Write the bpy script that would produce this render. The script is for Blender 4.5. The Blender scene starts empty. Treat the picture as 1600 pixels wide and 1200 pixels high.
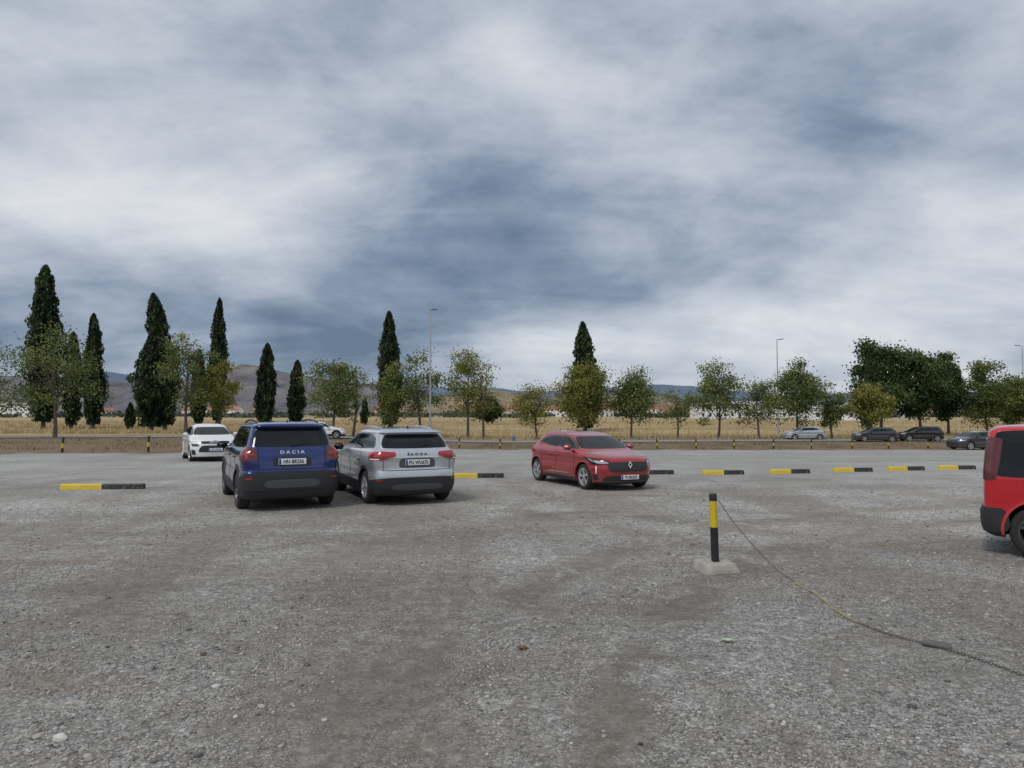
import bpy, bmesh, math, random
import numpy as np
from mathutils import Vector, Matrix, noise

SC = bpy.context.scene
COL = SC.collection
rnd = random.Random(7)
R = math.radians

# ------------------------------------------------------------------ utils
def sstep(a, b, x):
    t = min(1.0, max(0.0, (x - a) / (b - a)))
    return t * t * (3 - 2 * t)

def edge_y(x):
    return 33 + 20 * sstep(-19, -3, x)

def zf(x, y):
    amp = .3 + .65 * sstep(-22, 0, x)
    z = -amp * sstep(20, 60, y) * (1 - sstep(84, 115, y))
    e = edge_y(x)
    b = math.exp(-((y - e - 2.2) / 1.6) ** 2) * sstep(8, -14, x)
    if b > .01:
        z += b * (.16 + .26 * noise.noise(Vector((x * .5, y * .5, 3))))
    return z

def np_mesh(name, V, F, mats=(), col=None, smooth=False, midx=None):
    V = np.asarray(V, dtype=np.float32); F = np.asarray(F, dtype=np.int32)
    me = bpy.data.meshes.new(name)
    k = F.shape[1]
    me.vertices.add(len(V)); me.vertices.foreach_set("co", V.ravel())
    me.loops.add(F.size); me.loops.foreach_set("vertex_index", F.ravel())
    me.polygons.add(len(F))
    me.polygons.foreach_set("loop_start", np.arange(0, F.size, k, dtype=np.int32))
    for m in mats: me.materials.append(m)
    if midx is not None:
        me.polygons.foreach_set("material_index", np.asarray(midx, dtype=np.int32))
    me.update(calc_edges=True)
    if smooth:
        me.polygons.foreach_set("use_smooth", np.ones(len(F), dtype=bool))
    if col is not None:
        ca = me.color_attributes.new("Col", 'FLOAT_COLOR', 'POINT')
        c = np.ones((len(V), 4), dtype=np.float32); c[:, :col.shape[1]] = col
        ca.data.foreach_set("color", c.ravel())
    return me

def py_mesh(name, V, F, mats=(), midx=None, smooth=False, angle=None):
    me = bpy.data.meshes.new(name)
    me.from_pydata([tuple(v) for v in V], [], F)
    for m in mats: me.materials.append(m)
    if midx is not None:
        for p, i in zip(me.polygons, midx): p.material_index = i
    bm = bmesh.new(); bm.from_mesh(me)
    bmesh.ops.recalc_face_normals(bm, faces=bm.faces)
    bm.to_mesh(me); bm.free()
    if smooth:
        for p in me.polygons: p.use_smooth = True
        if angle: me.set_sharp_from_angle(angle=R(angle))
    me.update()
    return me

def obj(name, me, parent=None, loc=(0, 0, 0), rot=(0, 0, 0)):
    o = bpy.data.objects.new(name, me)
    COL.objects.link(o)
    o.location = loc; o.rotation_euler = rot
    if parent: o.parent = parent
    return o

def tag(o, label, cat, group=None):
    o["label"] = label; o["category"] = cat
    if group: o["group"] = group
    return o

# ------------------------------------------------------------------ nodes
class NT:
    def __init__(s, tree):
        s.t = tree; s.n = tree.nodes; s.l = tree.links
    def new(s, typ, **kw):
        n = s.n.new(typ)
        for k, v in kw.items(): setattr(n, k, v)
        return n
    def put(s, sock, v):
        if hasattr(v, 'is_linked') or hasattr(v, 'links'): s.l.new(v, sock)
        else:
            if sock.type == 'RGBA' and len(v) == 3: v = (*v, 1)
            sock.default_value = v
    def math(s, op, a, b=None, c=None, clamp=False):
        n = s.new('ShaderNodeMath', operation=op); n.use_clamp = clamp
        s.put(n.inputs[0], a)
        if b is not None: s.put(n.inputs[1], b)
        if c is not None: s.put(n.inputs[2], c)
        return n.outputs[0]
    def mix(s, f, a, b, mode='MIX'):
        n = s.new('ShaderNodeMix', data_type='RGBA', blend_type=mode)
        s.put(n.inputs[0], f); s.put(n.inputs[6], a); s.put(n.inputs[7], b)
        return n.outputs[2]
    def rng(s, v, a, b, c=0.0, d=1.0, smooth=True):
        n = s.new('ShaderNodeMapRange')
        n.interpolation_type = 'SMOOTHSTEP' if smooth else 'LINEAR'
        s.put(n.inputs[0], v)
        for i, q in enumerate((a, b, c, d)): s.put(n.inputs[i + 1], q)
        return n.outputs[0]
    def noise(s, vec, scale, detail=4, rough=.5, dist=0.0, out=0):
        n = s.new('ShaderNodeTexNoise')
        s.put(n.inputs['Vector'], vec); n.inputs['Scale'].default_value = scale
        n.inputs['Detail'].default_value = detail; n.inputs['Roughness'].default_value = rough
        n.inputs['Distortion'].default_value = dist
        return n.outputs[out]
    def voro(s, vec, scale, feature='F1'):
        n = s.new('ShaderNodeTexVoronoi', feature=feature)
        s.put(n.inputs['Vector'], vec); n.inputs['Scale'].default_value = scale
        return n
    def mapping(s, vec, scale=(1, 1, 1), rot=(0, 0, 0), loc=(0, 0, 0)):
        n = s.new('ShaderNodeMapping'); s.put(n.inputs[0], vec)
        n.inputs[1].default_value = loc; n.inputs[2].default_value = rot; n.inputs[3].default_value = scale
        return n.outputs[0]
    def ramp(s, f, stops):
        n = s.new('ShaderNodeValToRGB'); s.put(n.inputs[0], f)
        e = n.color_ramp.elements
        while len(e) < len(stops): e.new(.5)
        for i, (p, c) in enumerate(stops):
            e[i].position = p; e[i].color = (*c, 1)
        return n.outputs[0]
    def sep(s, v):
        n = s.new('ShaderNodeSeparateXYZ'); s.put(n.inputs[0], v); return n.outputs
    def comb(s, x, y, z):
        n = s.new('ShaderNodeCombineXYZ')
        s.put(n.inputs[0], x); s.put(n.inputs[1], y); s.put(n.inputs[2], z); return n.outputs[0]

def newmat(name):
    m = bpy.data.materials.new(name); m.use_nodes = True
    t = NT(m.node_tree)
    b = [n for n in t.n if n.type == 'BSDF_PRINCIPLED'][0]
    return m, t, b

def scl(c, k): return tuple(min(1, x * k) for x in c)

def pmat(name, c, rough=.5, metal=0, coat=0, var=.12, scale=6, bump=0, bscale=60, spec=.5):
    m, t, b = newmat(name)
    o = t.new('ShaderNodeTexCoord').outputs['Object']
    f = t.noise(o, scale, 3)
    t.put(b.inputs['Base Color'], t.mix(f, scl(c, 1 - var), scl(c, 1 + var)))
    b.inputs['Roughness'].default_value = rough; b.inputs['Metallic'].default_value = metal
    b.inputs['Coat Weight'].default_value = coat; b.inputs['Coat Roughness'].default_value = .04
    b.inputs['Specular IOR Level'].default_value = spec
    if bump:
        bn = t.new('ShaderNodeBump'); bn.inputs['Strength'].default_value = bump
        bn.inputs['Distance'].default_value = .01
        t.put(bn.inputs['Height'], t.noise(o, bscale, 3)); t.l.new(bn.outputs[0], b.inputs['Normal'])
    return m

def paintmat(name, c, metal=.35, rough=.3, dust=.35):
    m, t, b = newmat(name)
    o = t.new('ShaderNodeTexCoord').outputs['Object']
    z = t.sep(o)[2]
    n = t.noise(o, 3.5, 6, .6)
    fl = t.noise(o, 700, 1)
    base = t.mix(fl, scl(c, .85), scl(c, 1.2))
    d = t.math('MULTIPLY', t.rng(z, .75, .2), t.math('MULTIPLY', n, dust * 1.6))
    d = t.math('ADD', d, t.math('MULTIPLY', t.rng(n, .5, .8), dust * .12), clamp=True)
    t.put(b.inputs['Base Color'], t.mix(d, base, (.30, .27, .23)))
    t.put(b.inputs['Roughness'], t.math('ADD', rough, t.math('MULTIPLY', d, .6)))
    b.inputs['Metallic'].default_value = metal
    t.put(b.inputs['Coat Weight'], t.math('SUBTRACT', 1.0, d, clamp=True))
    b.inputs['Coat Roughness'].default_value = .03
    return m

M = {}
M['plastic'] = pmat('black_plastic', (.024, .024, .026), .6, bump=.1)
M['gloss'] = pmat('gloss_black', (.010, .010, .012), .12, coat=.4)
M['well'] = pmat('wheel_well_black', (.008, .008, .008), .9)
M['glass'] = pmat('tinted_glass', (.008, .010, .012), .03, spec=.36, var=.25, scale=2)
M['tyre'] = pmat('tyre_rubber', (.026, .025, .024), .85, bump=.3, var=.3)
M['rim'] = pmat('alloy_rim', (.62, .63, .65), .3, metal=.8)
M['rimdark'] = pmat('dark_alloy_rim', (.12, .12, .13), .35, metal=.7)
M['chrome'] = pmat('chrome', (.75, .76, .78), .12, metal=1)
M['red_lens'] = pmat('red_lens', (.38, .012, .012), .12, coat=.8)
M['dark_lens'] = pmat('dark_red_lens', (.10, .010, .012), .1, coat=.8)
M['clear'] = pmat('clear_lens', (.45, .47, .50), .08, metal=.5, coat=1)
M['drl'] = pmat('white_lamp_strip', (.85, .87, .9), .2)
M['plate'] = pmat('plate_white', (.74, .75, .76), .35, var=.04)
M['plateblue'] = pmat('plate_blue', (.02, .06, .35), .4)
M['ink'] = pmat('plate_ink', (.012, .012, .014), .4)
M['white_letters'] = pmat('silver_letters', (.75, .77, .8), .3, metal=.2)
M['skid'] = pmat('grey_skid_plate', (.07, .073, .075), .5)

# ------------------------------------------------------------------ car shell
class Shell:
    def __init__(s, keys):
        s.K = np.array(keys, float); n = len(keys)
        d = np.diff(s.K, axis=0)
        sl = np.zeros_like(s.K)
        for i in range(1, n - 1):
            a, b = d[i - 1], d[i]
            sl[i] = np.where(a * b > 0, 2 * a * b / np.where(np.abs(a + b) < 1e-9, 1, a + b), 0)
        sl[0] = d[0]; sl[-1] = d[-1]
        s.sl = sl; s.n = n; s.cache = {}
        s.st = np.linspace(0, n - 1, 800)
        s.zt = np.array([s.ev(q)[0] for q in s.st])
    def ev(s, q):
        i = min(int(q), s.n - 2); t = q - i
        h00 = 2*t**3 - 3*t*t + 1; h10 = t**3 - 2*t*t + t; h01 = -2*t**3 + 3*t*t; h11 = t**3 - t*t
        return h00*s.K[i] + h10*s.sl[i] + h01*s.K[i+1] + h11*s.sl[i+1]
    def half(s, p):
        z, xr, xf, w, nr, nf, ar, af = p
        L = xf - xr; ar = min(ar, .46 * L); af = min(af, .46 * L)
        t = np.linspace(0, 1, 12)
        def quarter(n, a):
            v45 = .5 ** (1 / n)
            v = v45 * (1 - (1 - t) ** 1.7)
            P1 = np.stack([a * (1 - v ** n) ** (1 / n), w * v], 1)
            u = v45 * (1 - t[1:] ** 1.5)
            P2 = np.stack([a * u, w * (1 - u ** n) ** (1 / n)], 1)
            return np.vstack([P1, P2])
        r = quarter(nr, ar); f = quarter(nf, af)
        rear = np.stack([xr + ar - r[:, 0], r[:, 1]], 1)
        front = np.stack([xf - af + f[:, 0], f[:, 1]], 1)[::-1]
        m = np.linspace(0, 1, 10)[1:-1]
        x0, x1 = rear[-1, 0], front[0, 0]
        mid = np.stack([x0 + (x1 - x0) * m, np.full_like(m, w)], 1)
        return np.vstack([rear, mid, front])
    def at(s, z):
        k = round(z, 5)
        if k not in s.cache:
            h = s.half(s.ev(float(np.interp(z, s.zt, s.st))))
            g = h[::-1]
            s.cache[k] = (h, np.concatenate([[0], np.cumsum(np.hypot(*np.diff(h, axis=0).T))]),
                          g, np.concatenate([[0], np.cumsum(np.hypot(*np.diff(g, axis=0).T))]))
        return s.cache[k]
    def raw(s, mode, t, z, sg=1):
        h, Lh, g, Lg = s.at(z)
        if mode == 'side':
            return Vector((t, sg * float(np.interp(t, h[:, 0], h[:, 1])), z))
        q, L = (g, Lg) if mode == 'front' else (h, Lh)
        a = abs(t)
        x = float(np.interp(a, L, q[:, 0])); y = float(np.interp(a, L, q[:, 1]))
        return Vector((x, y if t >= 0 else -y, z))
    def pt(s, mode, t, z, off=0, sg=1):
        e = .004
        p = s.raw(mode, t, z, sg)
        a = s.raw(mode, t + e, z, sg) - s.raw(mode, t - e, z, sg)
        b = s.raw(mode, t, z + e, sg) - s.raw(mode, t, z - e, sg)
        n = a.cross(b)
        n = n.normalized() if n.length > 1e-12 else Vector((0, 0, 1))
        if mode == 'side':
            if n.y * sg < 0: n = -n
        elif mode == 'rear':
            if n.dot(Vector((-1, p.y * .8, .1))) < 0: n = -n
        else:
            if n.dot(Vector((1, p.y * .8, .1))) < 0: n = -n
        return p + n * off, n

def round_poly(P, it=2, q=.14):
    for _ in range(it):
        Q = []
        n = len(P)
        for i in range(n):
            a = P[i]; b = P[(i + 1) % n]
            Q.append((a[0] + (b[0]-a[0])*q, a[1] + (b[1]-a[1])*q))
            Q.append((a[0] + (b[0]-a[0])*(1-q), a[1] + (b[1]-a[1])*(1-q)))
        P = Q; q = .25
    return P

def patch_geo(sh, mode, poly, off, sg=1, nc=14, nr=5, rounded=True):
    if rounded: poly = round_poly(poly, 2, .09)
    ts = [p[0] for p in poly]; t0, t1 = min(ts), max(ts)
    V = []; F = []
    cols = []
    for i in range(nc + 1):
        u = i / nc; u = .5 - .5 * math.cos(math.pi * u) if nc > 3 else u
        t = t0 + (t1 - t0) * u
        tt = min(max(t, t0 + 1e-5), t1 - 1e-5)
        zs = []
        for j in range(len(poly)):
            a = poly[j]; b = poly[(j + 1) % len(poly)]
            if (a[0] - tt) * (b[0] - tt) < 0:
                k = (tt - a[0]) / (b[0] - a[0]); zs.append(a[1] + k * (b[1] - a[1]))
        cols.append((t, min(zs), max(zs)))
    for (t, lo, hi) in cols:
        for j in range(nr + 1):
            V.append(sh.pt(mode, t, lo + (hi - lo) * j / nr, off, sg)[0])
    for i in range(nc):
        for j in range(nr):
            a = i * (nr + 1) + j
            F.append((a, a + nr + 1, a + nr + 2, a + 1))
    bd = [i * (nr + 1) for i in range(nc + 1)] + [nc * (nr + 1) + j for j in range(1, nr + 1)] + \
         [i * (nr + 1) + nr for i in range(nc - 1, -1, -1)] + [j for j in range(nr - 1, 0, -1)]
    b0 = len(V)
    for k in bd:
        i, j = divmod(k, nr + 1); t, lo, hi = cols[i]
        V.append(sh.pt(mode, t, lo + (hi - lo) * j / nr, -.012, sg)[0])
    n = len(bd)
    for i in range(n):
        F.append((bd[i], bd[(i + 1) % n], b0 + (i + 1) % n, b0 + i))
    return V, F

def patch(name, parent, sh, mode, poly, mat, off=.005, sg=1, nc=14, nr=5, rounded=True):
    V, F = patch_geo(sh, mode, poly, off, sg, nc, nr, rounded)
    me = py_mesh(name, V, F, [mat], smooth=True, angle=40)
    return obj(name, me, parent)

def join_geo(items):
    V = []; F = []
    for v, f in items:
        b = len(V); V += list(v); F += [tuple(i + b for i in q) for q in f]
    return V, F

def text_me(s, size, mat, ext=.002, bold=0.0):
    cu = bpy.data.curves.new('lettering', 'FONT'); cu.body = s; cu.size = size
    cu.align_x = 'CENTER'; cu.align_y = 'CENTER'; cu.extrude = ext; cu.offset = bold
    o = bpy.data.objects.new('tmp', cu); COL.objects.link(o)
    dg = bpy.context.evaluated_depsgraph_get(); dg.update()
    me = bpy.data.meshes.new_from_object(o.evaluated_get(dg))
    bpy.data.objects.remove(o); me.materials.clear(); me.materials.append(mat)
    me.name = 'lettering'
    return me

def frame_at(p, n):
    X = Vector((0, 0, 1)).cross(n).normalized(); Y = n.cross(X)
    m = Matrix.Identity(4)
    for i in range(3):
        m[i][0] = X[i]; m[i][1] = Y[i]; m[i][2] = n[i]; m[i][3] = p[i]
    return m

def box_me(name, sx, sy, sz, mats, bev=.0, seg=2):
    bm = bmesh.new(); bmesh.ops.create_cube(bm, size=1)
    bmesh.ops.scale(bm, vec=(sx, sy, sz), verts=bm.verts)
    if bev: bmesh.ops.bevel(bm, geom=list(bm.edges), offset=bev, segments=seg, affect='EDGES', profile=.6)
    me = bpy.data.meshes.new(name); bm.to_mesh(me); bm.free()
    for m in mats: me.materials.append(m)
    for p in me.polygons: p.use_smooth = True
    me.set_sharp_from_angle(angle=R(50))
    return me

def number_plate(root, sh, end, z, text, sx=.5, off=.018):
    p, n = sh.pt(end, 0, z, off)
    n = Vector((n.x, 0, n.z * .4)).normalized()
    mtx = frame_at(p, n)
    o = obj('number_plate', box_me('number_plate', sx, .112, .012, [M['plate']], .004), root); o.matrix_local = mtx
    obj('plate_strip', box_me('plate_strip', .04, .10, .012, [M['plateblue']], .002), o, (-sx/2 + .026, 0, .003))
    l = obj('lettering', text_me(text, .105, M['ink'], .002, .0015), o, (.018, -.002, .009)); l.scale = (.80, .95, 1)
    return o

def lathe(prof, nseg):
    V = []; F = []
    n = len(prof)
    for i in range(nseg):
        a = 2 * math.pi * i / nseg
        for r, h in prof:
            V.append((r * math.cos(a), h, r * math.sin(a)))
    for i in range(nseg):
        j = (i + 1) % nseg
        for k in range(n - 1):
            F.append((i*n+k, i*n+k+1, j*n+k+1, j*n+k))
    return V, F

WH = {}
def wheel_meshes(rad, style):
    key = (rad, style)
    if key in WH: return WH[key]
    w = .105; rr = rad * .69
    prof = [(rr - .01, -w + .01), (rr + .02, -w), (rad - .035, -w - .004), (rad - .008, -w + .02), (rad, -w + .04),
            (rad, w - .04), (rad - .008, w - .02), (rad - .035, w + .004), (rr + .02, w), (rr - .01, w - .01)]
    V, F = lathe(prof, 40); ty = py_mesh('tyre', V, F, [M['tyre']], smooth=True, angle=50)
    rm = M['rim'] if style != 'dark' else M['rimdark']
    prof = [(rr - .012, -w + .02), (rr + .002, -w + .02), (rr + .004, w - .004), (rr - .012, w - .004), (rr - .022, w - .03), (rr - .03, -w + .03)]
    items = [lathe(prof, 40)]
    for i in range(5):
        a0 = 2 * math.pi * i / 5 + .3
        for sp in (-.16, .16):
            V = []
            for (r, hw, y0, y1) in ((.035, .022, w - .05, w - .022), (rr * .6, .022, w - .05, w - .012), (rr - .01, .027, w - .045, w - .010)):
                aa = a0 + sp * (r / rr)
                c, s = math.cos(aa), math.sin(aa)
                for (dw, yy) in ((-hw, y0), (hw, y0), (hw*.8, y1), (-hw*.8, y1)):
                    V.append((r * c - dw * s, yy, r * s + dw * c))
            F = []
            for k in range(2):
                for q in range(4):
                    F.append((k*4+q, k*4+(q+1) % 4, k*4+4+(q+1) % 4, k*4+4+q))
            F += [(0, 1, 2, 3), (8, 9, 10, 11)]
            items.append((V, F))
    V, F = lathe([(.0005, w - .015), (.03, w - .012), (.045, w - .022), (.045, w - .06)], 20); items.append((V, F))
    V, F = join_geo(items); ri = py_mesh('rim', V, F, [rm], smooth=True, angle=35)
    V, F = lathe([(.0005, 0.0), (rr * .55, .0), (rr * .56, .02), (rr * .6, -.02), (rr - .005, -.04), (rr - .005, -.07), (.0005, -.07)], 30)
    hb = py_mesh('wheel', V, F, [M['well']], smooth=True, angle=40)
    WH[key] = (hb, ty, ri)
    return WH[key]

def build_car(sp, name, loc, heading, label, cat='car', group=None, simple=False):
    root = bpy.data.objects.new(name, None); COL.objects.link(root)
    root.empty_display_size = .5
    root.location = (loc[0], loc[1], zf(loc[0], loc[1])); root.rotation_euler = (0, 0, math.atan2(heading[1], heading[0]))
    tag(root, label, cat, group)
    sh = Shell(sp['keys']); wb = sp['wb']; wr = sp['wr']; paint = sp['paint']
    ss = []
    for i in range(sh.n - 1):
        for k in range(4): ss.append(i + k / 4)
    ss.append(sh.n - 1)
    rings = []
    zc = []
    for q in ss:
        p = sh.ev(q); h = sh.half(p); zc.append(p[0])
        ring = [(x, y, p[0]) for x, y in h] + [(x, -y, p[0]) for x, y in h[-2:0:-1]]
        rings.append(ring)
    n = len(rings[0]); V = [v for r in rings for v in r]; F = []; mi = []
    for i in range(len(rings) - 1):
        zm = (zc[i] + zc[i+1]) / 2
        for j in range(n):
            k = (j + 1) % n
            F.append((i*n+j, i*n+k, (i+1)*n+k, (i+1)*n+j)); mi.append(1 if zm < sp['clad'] else 0)
    F.append(tuple(range(n))); mi.append(1)
    F.append(tuple(range((len(rings)-1)*n, len(rings)*n))); mi.append(0)
    me = py_mesh('body', V, F, [paint, M['plastic'], M['well']], mi)
    tmp = bpy.data.objects.new('tmpb', me); COL.objects.link(tmp)
    Rc = wr + .05
    CV = []; CF = []
    for ax in (-wb/2, wb/2):
        for sg in (1, -1):
            b = len(CV); N = 40
            for yy in (.50, 1.2):
                for i in range(N):
                    a = 2*math.pi*i/N
                    CV.append((ax + Rc*math.cos(a), sg*yy, wr + .01 + Rc*math.sin(a)))
            for i in range(N):
                j = (i+1) % N; CF.append((b+i, b+j, b+N+j, b+N+i))
            CF.append(tuple(b+i for i in range(N))); CF.append(tuple(b+N+i for i in range(N)))
    cm = py_mesh('cut', CV, CF)
    cut = bpy.data.objects.new('tmpc', cm); COL.objects.link(cut)
    mod = tmp.modifiers.new('b', 'BOOLEAN'); mod.operation = 'DIFFERENCE'; mod.object = cut; mod.solver = 'EXACT'
    dg = bpy.context.evaluated_depsgraph_get(); dg.update()
    bme = bpy.data.meshes.new_from_object(tmp.evaluated_get(dg)); bme.name = 'body'
    bpy.data.objects.remove(tmp); bpy.data.objects.remove(cut)
    for p in bme.polygons:
        c = p.center
        for ax in (-wb/2, wb/2):
            if math.hypot(c.x - ax, c.z - wr - .01) < Rc + .001 and abs(c.y) > .4 and c.z > sh.K[0][0] + .002:
                p.material_index = 2
        p.use_smooth = True
    bme.set_sharp_from_angle(angle=R(33))
    obj('body', bme, root)
    hb, ty, ri = wheel_meshes(wr, sp.get('rimstyle', 'five'))
    for ax in (-wb/2, wb/2):
        for sg in (1, -1):
            y = sh.raw('side', ax, .5).y - .118
            wo = obj('wheel', hb, root, (ax, sg*y, wr), (0, 0, 0 if sg > 0 else math.pi))
            obj('tyre', ty, wo); obj('rim', ri, wo, rot=(0, rnd.uniform(0, 1.2), 0))
            r1 = Rc - .004; r2 = Rc + sp.get('arch', .05)
            V = []; F = []; NA = 26
            for i in range(NA + 1):
                a = math.pi * (-.12 + 1.24 * i / NA)
                for (r, o_) in ((r1, -.03), (r1, .018), (r2, .012), (r2 + .004, -.01)):
                    x = ax + r*math.cos(a); z = max(sh.K[0][0] + .03, wr + .01 + r*math.sin(a))
                    q, _ = sh.pt('side', x, z, 0, sg); V.append((q.x, q.y + sg*o_, q.z))
            for i in range(NA):
                for k in range(3):
                    F.append((i*4+k, i*4+k+1, i*4+5+k, i*4+4+k))
            obj('wheel_arch', py_mesh('wheel_arch', V, F, [M['plastic'] if sp['clad'] > .3 and sp.get('archblack', True) else paint], smooth=True, angle=50), root)
    for sg in (1, -1):
        if 'band' in sp:
            patch('window_trim', root, sh, 'side', sp['band'], M['gloss'], .004, sg, 24, 5)
        for w_ in sp['side']:
            patch('side_window', root, sh, 'side', w_, M['glass'], .008, sg, 14, 5)
    patch('rear_window', root, sh, 'rear', sp['rearw'], M['glass'], .006, 1, 18, 6)
    patch('windscreen', root, sh, 'front', sp['ws'], M['glass'], .006, 1, 22, 8)
    if simple:
        for s_ in (1, -1):
            patch('headlight', root, sh, 'front', [(s_*a, b) for a, b in sp['hl']], M['clear'], .008)
            patch('taillight', root, sh, 'rear', [(s_*a, b) for a, b in sp['tl']], M['red_lens'], .008)
    zt = sp['belt']
    for sg in (1, -1):
        for x in sp['seams']:
            patch('door_seam', root, sh, 'side', [(x-.005, .30), (x+.005, .30), (x+.005, zt), (x-.005, zt)], M['well'], .003, sg, 2, 14, False)
        for x in sp['handles']:
            q, n_ = sh.pt('side', x, zt - .13, .018, sg)
            obj('door_handle', box_me('door_handle', .17, .03, .028, [paint], .01), root, q)
    mx, mz = sp['mirror']
    for sg in (1, -1):
        q, n_ = sh.pt('side', mx, mz, 0, sg)
        bm = bmesh.new(); bmesh.ops.create_cube(bm, size=1)
        for v in bm.verts:
            k = .8 if v.co.x > 0 else 1
            v.co = Vector((v.co.x * .15, v.co.y * .22 * k, v.co.z * .15 * k))
        bmesh.ops.bevel(bm, geom=list(bm.edges), offset=.035, segments=3, affect='EDGES')
        mm = bpy.data.meshes.new('mirror'); bm.to_mesh(mm); bm.free(); mm.materials.append(sp.get('mirrorm', paint))
        for p in mm.polygons: p.use_smooth = True
        obj('mirror', mm, root, (q.x, q.y + sg*.13, mz + .05))
    for it in sp.get('extra', []): it(root, sh)
    return root, sh

def rails(mat, xs, yy):
    def f(root, sh):
        for sg in (1, -1):
            V = []; F = []
            n = len(xs); N = 8
            for i, (x, z) in enumerate(xs):
                for k in range(N):
                    a = 2*math.pi*k/N
                    V.append((x, sg*(yy) + .018*math.cos(a), z + .018*math.sin(a)))
            for i in range(n-1):
                for k in range(N):
                    F.append((i*N+k, i*N+(k+1) % N, (i+1)*N+(k+1) % N, (i+1)*N+k))
            F += [tuple(range(N)), tuple(range((n-1)*N, n*N))]
            obj('roof_rail', py_mesh('roof_rail', V, F, [mat], smooth=True, angle=60), root)
    return f

def P(name, mode, poly, mat, off=.008, both=False, nc=14, nr=4, rounded=True):
    def f(root, sh):
        if mode == 'side':
            for s_ in (1, -1): patch(name, root, sh, mode, poly, mat, off, s_, nc, nr, rounded)
            return
        for s_ in ((1, -1) if both else (1,)):
            patch(name, root, sh, mode, [(s_*a, b) for a, b in poly], mat, off, 1, nc, nr, rounded)
    return f

def T(text, end, z, size, mat, off=.012, sx=1.0):
    def f(root, sh):
        p, n = sh.pt(end, 0, z, off)
        n = Vector((n.x, 0, n.z)).normalized()
        me = text_me(text, size, mat, .004, .001)
        o = obj('lettering', me, root); o.matrix_local = frame_at(p, n) @ Matrix.Scale(sx, 4, (1, 0, 0))
    return f

def NPl(end, z, text, off=.02):
    def f(root, sh): number_plate(root, sh, end, z, text, off=off)
    return f

def fin(x, z, mat):
    def f(root, sh):
        V = [(x-.09, -.018, z), (x-.09, .018, z), (x+.09, .012, z-.005), (x+.09, -.012, z-.005), (x-.08, -.004, z+.06), (x-.08, .004, z+.06), (x-.03, 0.004, z+.045), (x-.03, -.004, z+.045)]
        F = [(0,1,2,3),(0,1,5,4),(4,5,6,7),(6,7,3,2),(1,2,6,5),(0,3,7,4)]
        obj('antenna', py_mesh('antenna', V, F, [mat]), root)
    return f

def wiper(z, L, mat):
    def f(root, sh):
        a, _ = sh.pt('rear', 0.02, z, .018); b, _ = sh.pt('rear', -L, z + .05, .014)
        V = []
        for p, r in ((a, .012), (b, .006)):
            for k in range(4):
                V.append((p.x + (-r if k in (0, 1) else 0), p.y, p.z + (r if k in (1, 2) else -r)))
        F = [(0,1,5,4),(1,2,6,5),(2,3,7,6),(3,0,4,7),(0,1,2,3),(4,5,6,7)]
        obj('rear_wiper', py_mesh('rear_wiper', V, F, [mat]), root)
    return f

def diamond(z, size, mat):
    def f(root, sh):
        p, n = sh.pt('front', 0, z, .022)
        V = []; F = []
        o = [(0, size), (size*.62, 0), (0, -size), (-size*.62, 0)]
        for k, sc_ in enumerate((1, .62)):
            for (a, b) in o: V.append((a*sc_, b*sc_, 0)); V.append((a*sc_, b*sc_, .012))
        for i in range(4):
            j = (i+1) % 4
            F += [(2*i+1, 2*j+1, 8+2*j+1, 8+2*i+1), (2*i, 2*j, 2*j+1, 2*i+1), (8+2*i, 8+2*j, 8+2*j+1, 8+2*i+1)]
        ob = obj('emblem', py_mesh('emblem', V, F, [mat]), root); ob.matrix_local = frame_at(p, Vector((1, 0, .1)).normalized())
    return f

# ---- specs
kD = [(.21,-1.98,2.00,.78,5,4,.7,1.0),(.25,-2.09,2.12,.87,5,4,.7,1.0),(.42,-2.15,2.17,.90,6,4,.7,1.1),(.58,-2.165,2.18,.905,6,4,.7,1.1),
 (.72,-2.165,2.17,.89,6,4,.7,1.1),(.76,-2.125,2.15,.885,6,4,.7,1.1),(.92,-2.11,2.10,.90,7,4,.6,1.1),(1.00,-2.10,1.98,.903,7,3.6,.6,1.1),
 (1.07,-2.09,1.5,.885,7,3.5,.6,.9),(1.12,-2.075,1.18,.85,7,4,.6,.6),(1.18,-2.045,1.02,.79,6,4,.5,.5),(1.36,-1.94,.72,.735,6,4,.45,.5),
 (1.54,-1.83,.40,.68,6,4,.45,.5),(1.57,-1.92,.32,.665,6,4,.45,.5),(1.605,-1.90,.18,.63,5,3.5,.45,.5),(1.635,-1.75,-.05,.54,4,3,.6,.6),(1.655,-1.3,-.4,.27,3,3,.6,.6)]
paintD = paintmat('blue_car_paint', (.006, .022, .14), .45, .22)
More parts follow.
